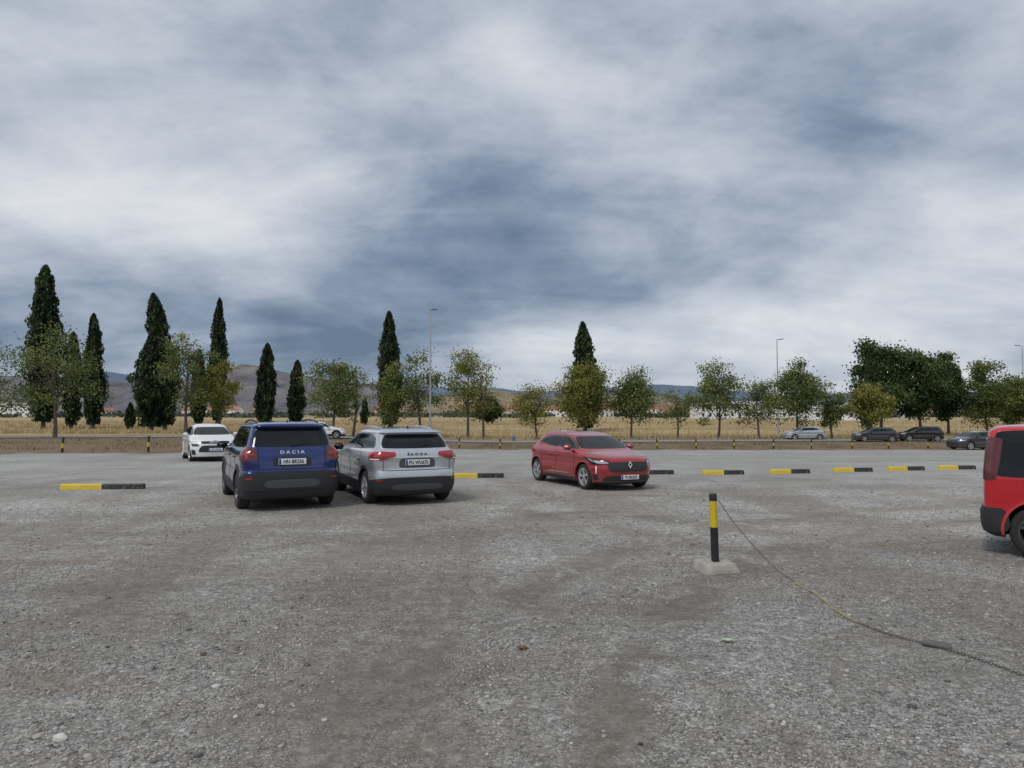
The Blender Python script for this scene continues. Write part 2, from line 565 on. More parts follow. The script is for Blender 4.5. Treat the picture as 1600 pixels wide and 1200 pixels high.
SD = dict(keys=kD, wb=2.67, wr=.35, clad=.42, paint=paintD, rimstyle='dark', arch=.085, belt=1.10,
  band=[(-1.78,1.17),(.72,1.12),(.86,1.14),(.30,1.52),(-1.1,1.53),(-1.62,1.47)],
  side=[[(-.08,1.15),(.74,1.14),(.28,1.495),(-.08,1.505)],[(-.98,1.16),(-.14,1.15),(-.14,1.505),(-.98,1.505)],[(-1.66,1.21),(-1.04,1.18),(-1.04,1.495),(-1.52,1.45)]],
  rearw=[(-.73,1.19),(.73,1.19),(.64,1.53),(-.64,1.53)], ws=[(-.74,1.17),(.74,1.17),(.58,1.52),(-.58,1.52)],
  hl=[(.5,.85),(.95,.85),(.95,.98),(.5,.95)], tl=[(.66,.94),(.98,.94),(.98,1.17),(.66,1.17)],
  seams=[.82,-.11,-1.02], handles=[-.0,-.9], mirror=(.62,1.10), mirrorm=M['gloss'],
  extra=[
   P('taillight','rear',[(.62,.935),(1.04,.935),(.98,1.185),(.64,1.185)],M['dark_lens'],.018,True,16,6),
   P('light_strip','rear',[(.66,1.04),(.86,1.04),(.86,1.075),(.66,1.075)],M['red_lens'],.024,True,8,2),
   P('light_strip','rear',[(.78,.96),(.83,.96),(.83,1.16),(.78,1.16)],M['red_lens'],.025,True,4,6),
   P('bumper_panel','rear',[(-1.05,.66),(-.62,.735),(.62,.735),(1.05,.66),(1.05,.40),(-1.05,.40)],M['plastic'],.014,False,26,6),
   P('skid_plate','rear',[(-.52,.50),(-.44,.59),(.44,.59),(.52,.50),(.42,.44),(-.42,.44)],M['skid'],.022,False,14,3),
   P('reflector','rear',[(.70,.60),(.82,.60),(.82,.63),(.70,.63)],M['red_lens'],.022,True,6,2),
   P('plate_recess','rear',[(-.36,.83),(.36,.83),(.33,1.0),(-.33,1.0)],M['plastic'],.006,False,12,4),
   P('tailgate_seam','rear',[(-.70,.775),(.70,.775),(.70,.785),(-.70,.785)],M['well'],.004,False,12,1,False),
   P('tailgate_seam','rear',[(.60,.78),(.61,.78),(.61,1.18),(.60,1.18)],M['well'],.004,True,2,6,False),
   P('door_cladding','side',[(-.85,.40),(.85,.40),(.85,.50),(-.85,.46)],M['plastic'],.016),
   NPl('rear',.915,'HN BR256',.022), T('D A C I A','rear',1.085,.085,M['white_letters'],.010,1.25),
   wiper(1.205,.34,M['plastic']), fin(-1.45,1.635,M['gloss']),
   rails(M['plastic'],[(-1.62,1.60),(-1.52,1.645),(-1.0,1.675),(-.5,1.68),(0,1.655),(.10,1.63),(.18,1.58)],.57),
   P('headlight','front',[(.5,.85),(.98,.85),(.95,.98),(.5,.96)],M['clear'],.01,True),
   P('grille','front',[(-.48,.82),(.48,.82),(.48,.97),(-.48,.97)],M['plastic'],.01),
  ])
kK = [(.19,-1.92,1.95,.77,5,4,.8,1.0),(.23,-2.03,2.06,.86,5,4,.8,1.0),(.40,-2.10,2.11,.885,5,3.6,.8,1.1),(.56,-2.115,2.13,.89,5,3.6,.8,1.1),
 (.66,-2.10,2.12,.875,5,3.6,.75,1.1),(.72,-2.065,2.09,.878,5.5,3.6,.7,1.1),(.86,-2.06,1.98,.897,6,3.6,.65,1.1),(.93,-2.065,1.75,.89,6,3.5,.65,1.0),(.99,-2.06,1.3,.87,6,3.5,.65,.8),
 (1.05,-2.035,1.08,.84,6,4,.6,.6),(1.10,-1.99,.96,.78,5,4,.5,.5),(1.26,-1.86,.64,.715,5,4,.45,.5),(1.40,-1.73,.30,.655,5,4,.45,.5),(1.43,-1.83,.22,.64,5,4,.45,.5),
 (1.46,-1.80,.08,.60,4.5,3.5,.45,.5),(1.50,-1.55,-.15,.48,4,3,.6,.6),(1.52,-1.1,-.5,.2,3,3,.6,.6)]
paintK = paintmat('silver_car_paint', (.50, .53, .57), .6, .28, .3)
SK = dict(keys=kK, wb=2.65, wr=.33, clad=.40, paint=paintK, rimstyle='five', arch=.055, belt=1.02,
  band=[(-1.74,1.12),(.64,1.04),(.84,1.06),(.22,1.385),(-1.0,1.40),(-1.5,1.33)],
  side=[[(-.10,1.07),(.70,1.065),(.18,1.36),(-.10,1.375)],[(-.98,1.09),(-.16,1.07),(-.16,1.375),(-.96,1.37)],[(-1.58,1.14),(-1.04,1.11),(-1.02,1.36),(-1.42,1.31)]],
  rearw=[(-.72,1.12),(.72,1.12),(.60,1.39),(-.60,1.39)], ws=[(-.74,1.085),(.74,1.085),(.58,1.38),(-.58,1.38)],
  hl=[(.5,.74),(.95,.76),(.95,.86),(.5,.82)], tl=[(.5,.93),(1.0,.93),(1.0,1.04),(.5,1.04)],
  seams=[.78,-.13,-1.02], handles=[-.0,-.9], mirror=(.58,1.03), mirrorm=M['gloss'],
  extra=[
   P('taillight','rear',[(.44,.965),(.70,.89),(1.10,.90),(1.20,1.04),(.70,1.06),(.44,1.05)],M['red_lens'],.012,True,20,5),
   P('light_strip','rear',[(.50,.985),(.74,.93),(1.04,.935),(1.04,.955),(.76,.955),(.50,1.0)],M['dark_lens'],.018,True,14,2),
   P('light_strip','rear',[(.76,.905),(1.0,.905),(1.0,.925),(.76,.925)],M['drl'],.018,True,10,2),
   P('plate_recess','rear',[(-.38,.74),(.38,.74),(.36,.93),(-.36,.93)],M['skid'],.004,False,12,4),
   P('bumper_panel','rear',[(-1.1,.50),(-.6,.56),(.6,.56),(1.1,.50),(1.1,.34),(-1.1,.34)],M['plastic'],.008,False,26,5),
   P('diffuser','rear',[(-.55,.36),(-.45,.43),(.45,.43),(.55,.36),(.4,.31),(-.4,.31)],M['skid'],.020,False,14,3),
   P('reflector','rear',[(.70,.49),(.84,.49),(.84,.515),(.70,.515)],M['red_lens'],.018,True,6,2),
   P('tailgate_seam','rear',[(-.74,.69),(.74,.69),(.74,.70),(-.74,.70)],M['well'],.004,False,12,1,False),
   P('tailgate_seam','rear',[(.68,.70),(.69,.70),(.69,.89),(.68,.89)],M['well'],.004,True,2,6,False),
   P('door_cladding','side',[(-.85,.38),(.85,.38),(.85,.46),(-.85,.44)],M['plastic'],.016),
   P('tailgate_crease','rear',[(-.44,.945),(.44,.945),(.44,.955),(-.44,.955)],M['chrome'],.006,False,12,1,False),
   NPl('rear',.845,'PG WU675',.022), T('\u0160 K O D A','rear',1.0,.070,M['ink'],.008,1.3),
   wiper(1.135,.32,M['plastic']), fin(-1.35,1.50,M['gloss']),
   rails(M['chrome'],[(-1.42,1.45),(-1.32,1.495),(-.9,1.525),(-.4,1.53),(-.05,1.51),(.05,1.49),(.13,1.44)],.53),
   P('headlight','front',[(.5,.74),(.98,.76),(.95,.86),(.5,.83)],M['clear'],.01,True),
   P('grille','front',[(-.48,.62),(.48,.62),(.48,.82),(-.48,.82)],M['gloss'],.01),
  ])
kC = [(.16,-1.72,1.90,.76,4,3.2,.8,1.0),(.20,-1.82,2.00,.84,4,3.4,.8,1.0),(.36,-1.87,2.05,.87,5,3.3,.8,1.0),(.52,-1.885,2.065,.882,5,3.3,.8,1.0),
 (.64,-1.86,2.05,.866,5,3.3,.7,1.0),(.74,-1.845,2.01,.866,5,3.3,.7,1.0),(.81,-1.835,1.91,.882,5,3.2,.7,1.0),(.88,-1.825,1.64,.875,5,3.2,.7,.95),(.94,-1.82,1.30,.855,5,3.3,.7,.8),
 (.98,-1.80,1.14,.82,5,3.6,.6,.6),(1.02,-1.77,1.03,.775,5,3.6,.55,.55),(1.17,-1.60,.70,.705,5,3.6,.45,.5),(1.32,-1.40,.34,.63,5,3.6,.45,.5),(1.345,-1.47,.24,.615,5,3.6,.45,.5),
 (1.375,-1.42,.08,.57,4.5,3.3,.45,.5),(1.41,-1.12,-.16,.44,4,3,.6,.6),(1.43,-.8,-.45,.2,3,3,.35,.35)]
def spec_clio(paint, extra, wr=.32, kz=1.0, style='five', keys=kC):
    K = [(a*kz if a > .3 else a, *q) for (a, *q) in keys]
    f = lambda L: [(x, z*kz) for x, z in L]
    return dict(keys=K, wb=2.58, wr=wr, clad=.24, paint=paint, rimstyle=style, arch=.018, belt=.95*kz,
      band=f([(-1.40,1.10),(.76,.985),(.90,1.005),(.27,1.30),(-.72,1.31),(-1.14,1.235)]),
      side=[f([(-.12,1.02),(.78,1.005),(.23,1.275),(-.12,1.285)]),f([(-.90,1.05),(-.18,1.02),(-.18,1.285),(-.70,1.28)]),f([(-1.22,1.115),(-.96,1.07),(-.80,1.265),(-1.04,1.215)])],
      rearw=f([(-.66,1.06),(.66,1.06),(.54,1.305),(-.54,1.305)]), ws=f([(-.76,1.005),(.76,1.005),(.57,1.30),(-.57,1.30)]),
      hl=f([(.52,.66),(1.0,.68),(1.12,.80),(.56,.74)]), tl=f([(.55,.82),(1.0,.82),(1.0,.96),(.55,.94)]),
      seams=[.84,-.15,-.98], handles=[-.02,-.86], mirror=(.66,.98*kz), extra=extra)
paintC = paintmat('red_car_paint', (.36, .007, .011), .35, .22, .2)
SC_ = spec_clio(paintC, [
   P('headlight','front',[(.48,.65),(.96,.65),(1.16,.76),(1.20,.83),(.96,.81),(.52,.745)],M['gloss'],.010,True,18,5),
   P('headlight_insert','front',[(.54,.675),(.86,.675),(.94,.755),(.58,.72)],M['clear'],.014,True,12,4),
   P('headlight_insert','front',[(.92,.70),(1.04,.75),(1.08,.795),(.98,.775)],M['clear'],.014,True,10,3),
   P('light_strip','front',[(.86,.43),(.89,.43),(.89,.62),(.86,.62)],M['drl'],.014,True,4,5),
   P('grille','front',[(-.50,.47),(.50,.47),(.60,.60),(.48,.71),(-.48,.71),(-.60,.60)],M['plastic'],.010,False,20,5),
   P('grille_bar','front',[(-.50,.53),(.50,.53),(.50,.538),(-.50,.538)],M['skid'],.014,False,14,1,False),
   P('grille_bar','front',[(-.54,.575),(.54,.575),(.54,.583),(-.54,.583)],M['skid'],.014,False,14,1,False),
   P('grille_bar','front',[(-.54,.62),(.54,.62),(.54,.628),(-.54,.628)],M['skid'],.014,False,14,1,False),
   P('lower_grille','front',[(-.62,.38),(.62,.38),(.74,.25),(-.74,.25)],M['plastic'],.010,False,18,4),
   P('air_intake','front',[(.84,.40),(1.0,.42),(1.0,.28),(.80,.27)],M['plastic'],.010,True,8,4),
   P('bumper_blade','front',[(-.66,.225),(.66,.225),(.66,.245),(-.66,.245)],M['skid'],.016,False,14,1),
   P('taillight','rear',[(.55,.82),(1.05,.82),(1.0,.97),(.55,.94)],M['red_lens'],.012,True),
   NPl('front',.345,'TV BC627',.03), diamond(.64,.09,M['chrome']), fin(-1.0,1.41,M['gloss']),
   P('side_sill','side',[(-.85,.19),(.9,.19),(.9,.28),(-.85,.28)],M['plastic'],.014),
   P('side_strip','side',[(-.55,.34),(.6,.36),(.6,.38),(-.55,.37)],M['chrome'],.010),
  ])
paintW = paintmat('white_car_paint', (.80, .80, .79), .0, .3, .2)
SW = spec_clio(paintW, [
   P('headlight','front',[(.58,.62),(.98,.62),(1.04,.74),(.60,.72)],M['clear'],.012,True,14,4),
   P('headlight_insert','front',[(.62,.635),(.92,.635),(.98,.70),(.64,.70)],M['gloss'],.016,True,12,4),
   P('light_strip','front',[(.50,.805),(1.0,.82),(1.0,.845),(.50,.825)],M['drl'],.014,True,10,2),
   P('grille','front',[(-.52,.72),(.52,.72),(.52,.82),(-.52,.82)],M['plastic'],.010,False,18,3),
   P('emblem','front',[(-.22,.765),(0,.82),(.22,.765),(.22,.785),(0,.845),(-.22,.785)],M['chrome'],.018,False,14,2,False),
   P('emblem','front',[(-.22,.72),(0,.775),(.22,.72),(.22,.74),(0,.798),(-.22,.74)],M['chrome'],.018,False,14,2,False),
   P('lower_grille','front',[(-.64,.40),(.64,.40),(.52,.66),(-.52,.66)],M['plastic'],.012,False,18,4),
   P('air_intake','front',[(.72,.30),(.98,.30),(.98,.50),(.76,.48)],M['plastic'],.012,True,8,4),
   P('side_sill','side',[(-.85,.20),(.9,.20),(.9,.30),(-.85,.30)],M['plastic'],.014),
   NPl('front',.50,'PG CI619',.03)], kz=1.04, wr=.325)
kV = [(.24,-1.84,1.9,.78,6,4,.30,1.0),(.29,-1.91,2.05,.84,7,4,.30,1.0),(.40,-1.94,2.1,.855,7,4,.30,1.0),(.56,-1.945,2.1,.86,7,4,.30,1.0),(.60,-1.915,2.06,.86,8,4,.25,1.0),
 (.85,-1.91,2.0,.865,8,4,.25,1.0),(.95,-1.905,1.8,.865,8,4,.25,1.0),(1.05,-1.90,1.35,.86,8,4,.25,.8),(1.10,-1.895,1.15,.85,8,4,.25,.6),(1.15,-1.89,1.05,.84,8,4,.25,.5),
 (1.40,-1.87,.75,.81,7,4,.25,.5),(1.57,-1.84,.5,.78,7,4,.25,.5),(1.61,-1.81,.38,.75,6,4,.25,.5),(1.65,-1.72,.15,.65,5,3,.35,.5),(1.67,-1.45,-.3,.38,3,3,.5,.5)]
paintV = paintmat('red_van_paint', (.50, .008, .018), .05, .25, .22)
SV = dict(keys=kV, wb=2.62, wr=.33, clad=.40, paint=paintV, rimstyle='dark', arch=.03, archblack=False, belt=1.02,
  side=[[(.0,1.10),(.85,1.08),(.45,1.52),(.0,1.55)],[(-.85,1.04),(-.06,1.04),(-.06,1.57),(-.85,1.57)],[(-1.79,1.00),(-.91,1.02),(-.91,1.59),(-1.77,1.59)]],
  rearw=[(-.60,1.08),(.60,1.08),(.56,1.54),(-.56,1.54)], ws=[(-.74,1.15),(.74,1.15),(.6,1.54),(-.6,1.54)],
  hl=[(.5,.72),(.95,.74),(.95,.86),(.5,.84)], tl=[(.74,.9),(.9,.9),(.9,1.5),(.74,1.5)],
  seams=[.80,-.04,-.89], handles=[.12,-.75], mirror=(.66,1.10), mirrorm=M['plastic'],
  extra=[P('taillight','rear',[(.70,.96),(.97,.96),(.93,1.50),(.70,1.50)],M['dark_lens'],.012,True,8,8),
         P('headlight','front',[(.5,.72),(.98,.74),(.95,.88),(.5,.86)],M['clear'],.01,True),
         P('grille','front',[(-.48,.66),(.48,.66),(.48,.8),(-.48,.8)],M['plastic'],.01),
         P('bumper_panel','rear',[(-1.10,.30),(1.10,.30),(1.10,.62),(-1.10,.62)],M['plastic'],.012,False,26,5),
         P('side_moulding','side',[(-.85,.56),(.9,.56),(.9,.63),(-.85,.63)],M['plastic'],.02)])

build_car(SD, 'parked_car', (-5.06, 15.2), (-.454, .891), 'dark blue crossover with black cladding parked on the gravel', 'car')
build_car(SK, 'parked_car', (-2.78, 16.0), (-.438, .899), 'silver compact crossover with roof rails beside the blue one', 'car')
hx, hy = .41, -.912
cx = (1.83 + .79)/2 + .72 * (-hy); cy = (17.08 + 19.4)/2 + .72 * hx
r_, _s = build_car(SC_, 'parked_car', (cx - .02, cy), (hx, hy), 'shiny red hatchback standing alone on the gravel', 'car')
r_.scale = (.965, .965, .95)
build_car(SW, 'parked_car', (-12.6, 29.6), (.50, -.866), 'white hatchback facing the camera behind the blue crossover', 'car')
hv = (.80, -.60)
build_car(SV, 'parked_van', (6.58 + 1.31*hv[0] - .74*hv[1], 8.90 + 1.31*hv[1] + .74*hv[0]), hv, 'bright red van with black bumper and tinted windows', 'van')

def far_spec(base, paint, **kw):
    s = dict(base); s['paint'] = paint; s['extra'] = []; s.update(kw); return s
g = 'cars parked by the far road'
build_car(far_spec(SK, paintW), 'parked_car', (-17.1, 64), (.98, .17), 'white crossover parked by the road behind the silver one', 'car', g, True)
silver2 = paintmat('pale_silver_paint', (.42, .45, .47), .5, .35)
dark1 = paintmat('black_car_paint', (.012, .013, .016), .2, .25, .25)
dark2 = paintmat('graphite_car_paint', (.03, .033, .038), .3, .3, .25)
kS = [(a, (x0 - .18 if a < .97 else x0 - .10), xf + .12, *q) for (a, x0, xf, *q) in kC]
build_car(spec_clio(silver2, [], keys=kS), 'parked_car', (31.0, 75.5), (-1, .04), 'pale silver hatchback parked under the roadside trees', 'car', g, True)
build_car(spec_clio(dark2, [], keys=kS), 'parked_car', (36.2, 71), (-.99, .12), 'graphite hatchback parked in the tree shade', 'car', g, True)
build_car(far_spec(SK, dark1), 'parked_car', (41.2, 72), (-.99, .1), 'black crossover parked under a dark tree', 'car', g, True)
build_car(spec_clio(dark1, [], keys=kS), 'parked_car', (35.2, 54), (-.98, -.18), 'black hatchback at the edge of the gravel', 'car', g, True)

# ------------------------------------------------------------------ ground
def ground_mat():
    m, t, b = newmat('gravel_and_field')
    pos = t.new('ShaderNodeNewGeometry').outputs['Position']
    x, y, z = t.sep(pos)
    flat = t.comb(x, y, 0.0)
    v1 = t.voro(flat, 78); v2 = t.voro(flat, 31); v3 = t.voro(flat, 11)
    g1 = t.sep(v1.outputs['Color'])[0]; g2 = t.sep(v2.outputs['Color'])[1]; g3 = t.sep(v3.outputs['Color'])[0]
    c1 = t.ramp(g1, [(0, (.12, .112, .10)), (.45, (.25, .24, .223)), (.8, (.38, .37, .35)), (1, (.66, .65, .62))])
    c2 = t.ramp(g2, [(0, (.15, .14, .127)), (.5, (.28, .27, .252)), (.9, (.48, .47, .44)), (1, (.70, .69, .66))])
    big = t.rng(t.noise(flat, 3.5, 4, .6), .44, .58)
    st = t.mix(t.math('MULTIPLY', big, .55), c1, c2)
    k3 = t.math('MULTIPLY', t.rng(v3.outputs['Distance'], .030, .018), t.rng(g3, .6, .65))
    st = t.mix(t.math('MULTIPLY', k3, .8), st, (.58, .56, .53))
    soil = t.mix(t.noise(flat, 110, 3), (.13, .112, .09), (.225, .20, .167))
    pat = t.noise(flat, .42, 5, .62, .5)
    tr = t.noise(t.mapping(flat, (.55, .12, 1), (0, 0, R(38))), 1.0, 4, .55, .8)
    comp = t.rng(t.math('ADD', t.math('MULTIPLY', pat, .6), t.math('MULTIPLY', tr, .6)), .50, .70)
    near_left = t.math('MULTIPLY', t.rng(x, 1.5, -4), t.rng(y, 14, 5))
    comp = t.math('ADD', t.math('MULTIPLY', comp, .6), t.math('MULTIPLY', near_left, .22), clamp=True)
    wob = t.math('MULTIPLY', t.math('SUBTRACT', t.noise(flat, .5, 2), .5), .9)
    tot = None
    for (ax, ay, rr, wd, am) in ((11.5, 1.5, 11.2, .24, .95), (11.5, 1.5, 12.75, .26, .9), (16, 22, 16.5, .28, .8), (16, 22, 18.1, .28, .75), (-14, 31, 22, .3, .7), (-14, 31, 23.6, .3, .7)):
        dx = t.math('SUBTRACT', x, ax); dy = t.math('SUBTRACT', y, ay)
        d = t.math('SQRT', t.math('ADD', t.math('MULTIPLY', dx, dx), t.math('MULTIPLY', dy, dy)))
        d = t.math('ABSOLUTE', t.math('SUBTRACT', t.math('ADD', d, wob), rr))
        k = t.math('MULTIPLY', t.rng(d, wd*2.2, wd*.3), am)
        tot = k if tot is None else t.math('MAXIMUM', tot, k)
    trk = t.math('MULTIPLY', tot, t.rng(t.noise(flat, 1.3, 4, .6), .34, .52))
    comp = t.math('MAXIMUM', comp, t.math('MULTIPLY', trk, .85))
    lot = t.mix(comp, st, soil)
    tone = t.rng(t.noise(t.mapping(flat, (.25, .9, 1), (0, 0, R(-12))), .35, 5, .6, .6), .3, .7, .82, 1.2)
    lot = t.mix(1.0, lot, t.comb(tone, tone, tone), 'MULTIPLY')
    mott = t.rng(t.noise(flat, 7, 5, .75), .35, .65, .82, 1.2)
    lot = t.mix(1.0, lot, t.comb(mott, mott, mott), 'MULTIPLY')
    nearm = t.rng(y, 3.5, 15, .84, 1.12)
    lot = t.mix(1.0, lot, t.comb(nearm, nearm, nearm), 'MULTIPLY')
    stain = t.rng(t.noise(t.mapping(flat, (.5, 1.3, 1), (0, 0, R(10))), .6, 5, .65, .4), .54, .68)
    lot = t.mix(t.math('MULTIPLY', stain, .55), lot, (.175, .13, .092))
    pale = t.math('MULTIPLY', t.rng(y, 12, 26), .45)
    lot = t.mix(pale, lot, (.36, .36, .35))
    n5 = t.noise(flat, .5, 4, .6)
    vg = t.ramp(t.noise(flat, 1.6, 5, .7), [(.3, (.10, .068, .046)), (.48, (.20, .138, .092)), (.6, (.20, .165, .095)), (.75, (.10, .12, .05))])
    ed = t.rng(x, -19, -3, 33, 53)
    dv = t.math('ADD', t.math('SUBTRACT', y, ed), t.math('MULTIPLY', t.math('SUBTRACT', n5, .5), 5))
    fv = t.rng(dv, -.6, .8)
    c = t.mix(fv, lot, vg)
    fl = t.ramp(t.noise(t.mapping(flat, (.3, 1, 1)), .12, 7, .65), [(.3, (.23, .165, .085)), (.5, (.38, .29, .155)), (.65, (.48, .38, .22)), (.8, (.26, .225, .115))])
    rl = t.math('ADD', t.math('MULTIPLY', x, .13), 70)
    ff = t.rng(t.math('ADD', t.math('SUBTRACT', y, rl), t.math('MULTIPLY', n5, 5)), 5, 10)
    c = t.mix(ff, c, fl)
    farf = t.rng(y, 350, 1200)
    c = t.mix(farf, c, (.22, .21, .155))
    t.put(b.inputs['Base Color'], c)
    b.inputs['Roughness'].default_value = .9; b.inputs['Specular IOR Level'].default_value = .2
    h = t.math('ADD', t.math('MULTIPLY', v1.outputs['Distance'], -.3), t.math('MULTIPLY', v2.outputs['Distance'], -.5))
    h = t.math('ADD', h, t.math('MULTIPLY', t.noise(flat, 5, 4, .65), .9))
    bn = t.new('ShaderNodeBump'); bn.inputs['Strength'].default_value = .55; bn.inputs['Distance'].default_value = .02
    t.put(bn.inputs['Height'], h); t.l.new(bn.outputs[0], b.inputs['Normal'])
    return m

xs = np.unique(np.concatenate([np.arange(-110, 111, 2.0), -np.geomspace(110, 9000, 26), np.geomspace(110, 9000, 26)]))
ys = np.unique(np.concatenate([np.arange(-20, 130, 1.0), np.geomspace(130, 9000, 40), [-60.]]))
V = np.array([(x, y, zf(x, y)) for y in ys for x in xs])
nx = len(xs); I = np.arange(len(ys)-1)[:, None]*nx + np.arange(nx-1)[None, :]
I = I.ravel(); F = np.stack([I, I+1, I+nx+1, I+nx], 1)
o = obj('ground', np_mesh('ground', V, F, [ground_mat()], smooth=True)); o["kind"] = "structure"

V = []; F = []
rx = np.arange(-110, 131, 2.0)
for x in rx:
    yc = 70 + .13*x
    for dy in (-2.4, 0, 2.4): V.append((x, yc+dy, zf(x, yc+dy) + .05 + (.03 if dy == 0 else 0)))
for i in range(len(rx)-1):
    for k in range(2): F.append((i*3+k, i*3+3+k, i*3+4+k, i*3+k+1))
o = obj('road', py_mesh('road', V, F, [pmat('old_asphalt', (.26, .26, .26), .9, var=.2, scale=.6)], smooth=True)); o["kind"] = "structure"

# gravel stones
rs = np.random.RandomState(3)
ico = bmesh.new(); bmesh.ops.create_icosphere(ico, subdivisions=1, radius=1)
iv = np.array([v.co[:] for v in ico.verts]); fi = np.array([[v.index for v in f.verts] for f in ico.faces]); ico.free()
C = []
while len(C) < 46000:
    d = 3.1 * (18/3.1) ** rs.rand(); x = rs.uniform(-.8, .8) * d
    q = noise.noise(Vector((x*.7, d*.45, 1))) + .5*noise.noise(Vector((x*2.1, d*2.1, 5)))
    tk = min(abs(abs(math.hypot(x-11.5, d-1.5) - 11.98) - .78), 1)
    if q + .15 + .25 * sstep(-1, 3, x) - .5*(1 - sstep(.1, .5, tk)) > rs.rand()*.9 - .15: C.append((x, d))
C = np.array(C); N = len(C)
rad = np.clip(np.exp(rs.normal(math.log(.0056), .46, N)), .003, .028) * (1 + .035*C[:, 1])
S = rad[:, None] * rs.uniform(.65, 1.3, (N, 3)); S[:, 2] *= .55
A = rs.rand(N)*6.283; ca, sa = np.cos(A), np.sin(A)
jit = 1 + .22*(rs.rand(N, 12, 1) - .5)
L = iv[None]*S[:, None, :]*jit
X = L[..., 0]*ca[:, None] - L[..., 1]*sa[:, None] + C[:, 0:1]
Y = L[..., 0]*sa[:, None] + L[..., 1]*ca[:, None] + C[:, 1:2]
Z = L[..., 2] + (S[:, 2]*.3)[:, None]
V = np.stack([X, Y, Z], -1).reshape(-1, 3)
F = (fi[None] + (np.arange(N)*12)[:, None, None]).reshape(-1, 3)
g_ = np.clip(rs.normal(.30, .10, N), .10, .72); wm = rs.rand(N)
cc = np.stack([g_*(1 + .12*wm), g_, g_*(1 - .11*wm)], 1)
cc = np.repeat(cc, 12, 0)
m, t, b = newmat('stone_grey'); at = t.new('ShaderNodeAttribute'); at.attribute_name = 'Col'
nn = t.noise(t.new('ShaderNodeNewGeometry').outputs['Position'], 160, 2)
t.put(b.inputs['Base Color'], t.mix(1.0, at.outputs['Color'], t.ramp(nn, [(.3, (.75, .75, .75)), (.7, (1.1, 1.08, 1.05))]), 'MULTIPLY'))
b.inputs['Roughness'].default_value = .85; b.inputs['Specular IOR Level'].default_value = .25
o = obj('gravel', np_mesh('gravel', V, F, [m], col=cc)); o["kind"] = "stuff"

def rock(name, x, y, sx, sy, sz, c, label, seed=0, ang=0):
    bm = bmesh.new(); bmesh.ops.create_icosphere(bm, subdivisions=3, radius=1)
    for v in bm.verts:
        k = 1 + .28*noise.noise(v.co*1.3 + Vector((seed*7.1, 0, 0))) + .08*noise.noise(v.co*4 + Vector((seed, 2, 0)))
        v.co = Vector((v.co.x*sx*k, v.co.y*sy*k, v.co.z*sz*k))
    me = bpy.data.meshes.new(name); bm.to_mesh(me); bm.free()
    me.materials.append(pmat(name+'_surface', c, .85, var=.25, scale=30, bump=.4, bscale=120))
    for p in me.polygons: p.use_smooth = True
    return tag(obj(name, me, None, (x, y, zf(x, y) + sz*.45), (0, 0, ang)), label, 'stone')
rock('stone', -2.50, 4.01, .040, .030, .024, (.60, .58, .54), 'pale rounded stone lying on the gravel', 1)
rock('stone', -2.64, 4.03, .028, .022, .016, (.36, .35, .33), 'small grey stone on the gravel', 2)
rock('stone', 3.28, 5.57, .10, .045, .035, (.12, .12, .12), 'long dark grey stone beside the chain', 3, -.35)
rock('stone', .70, 3.95, .014, .011, .010, (.06, .035, .03), 'tiny dark brown stone on the gravel', 4)
rock('stone', -1.1, 4.25, .02, .016, .011, (.42, .41, .39), 'small grey stone on the gravel', 5)
rock('stone', 1.6, 4.45, .022, .016, .012, (.46, .45, .43), 'small grey stone on the gravel', 6)

def leaf(x, y, s, c, label, ang, nm='fallen_leaf', cat='leaf'):
    V = []; F = []
    n = 7
    for i in range(n):
        u = i/(n-1); w = math.sin(math.pi*min(.98, u+.03))*.32
        for k, sg in enumerate((-1, 0, 1)):
            V.append(((u-.5)*s, sg*w*s, .006 + .25*s*abs(sg)*math.sin(u*3)*.6 + .05*s*math.sin(u*9)+.003))
    for i in range(n-1):
        for k in range(2): F.append((i*3+k, i*3+k+1, i*3+4+k, i*3+3+k))
    me = py_mesh(nm, V, F, [pmat(nm+'_surface', c, .8, var=.3, scale=40)], smooth=True)
    return tag(obj(nm, me, None, (x, y, .004), (0, 0, ang)), label, cat)
leaf(.075, 5.50, .10, (.18, .07, .03), 'dry reddish brown curled leaf on the gravel', .3)
leaf(1.70, 5.68, .11, (.38, .50, .38), 'pale green scrap of paper on the gravel', -.3, 'paper_scrap', 'litter')

# ------------------------------------------------------------------ post, chain
def ringed(name, segs, nseg, mats):
    V = []; F = []; mi = []
    for (r, z, m_) in segs:
        for i in range(nseg):
            a = 2*math.pi*i/nseg; V.append((r*math.cos(a), r*math.sin(a), z))
    for k in range(len(segs)-1):
        for i in range(nseg):
            j = (i+1) % nseg; F.append((k*nseg+i, k*nseg+j, (k+1)*nseg+j, (k+1)*nseg+i)); mi.append(segs[k][2])
    F.append(tuple((len(segs)-1)*nseg+i for i in range(nseg))); mi.append(segs[-1][2])
    F.append(tuple(range(nseg))); mi.append(segs[0][2])
    return py_mesh(name, V, F, mats, mi, smooth=True, angle=35)

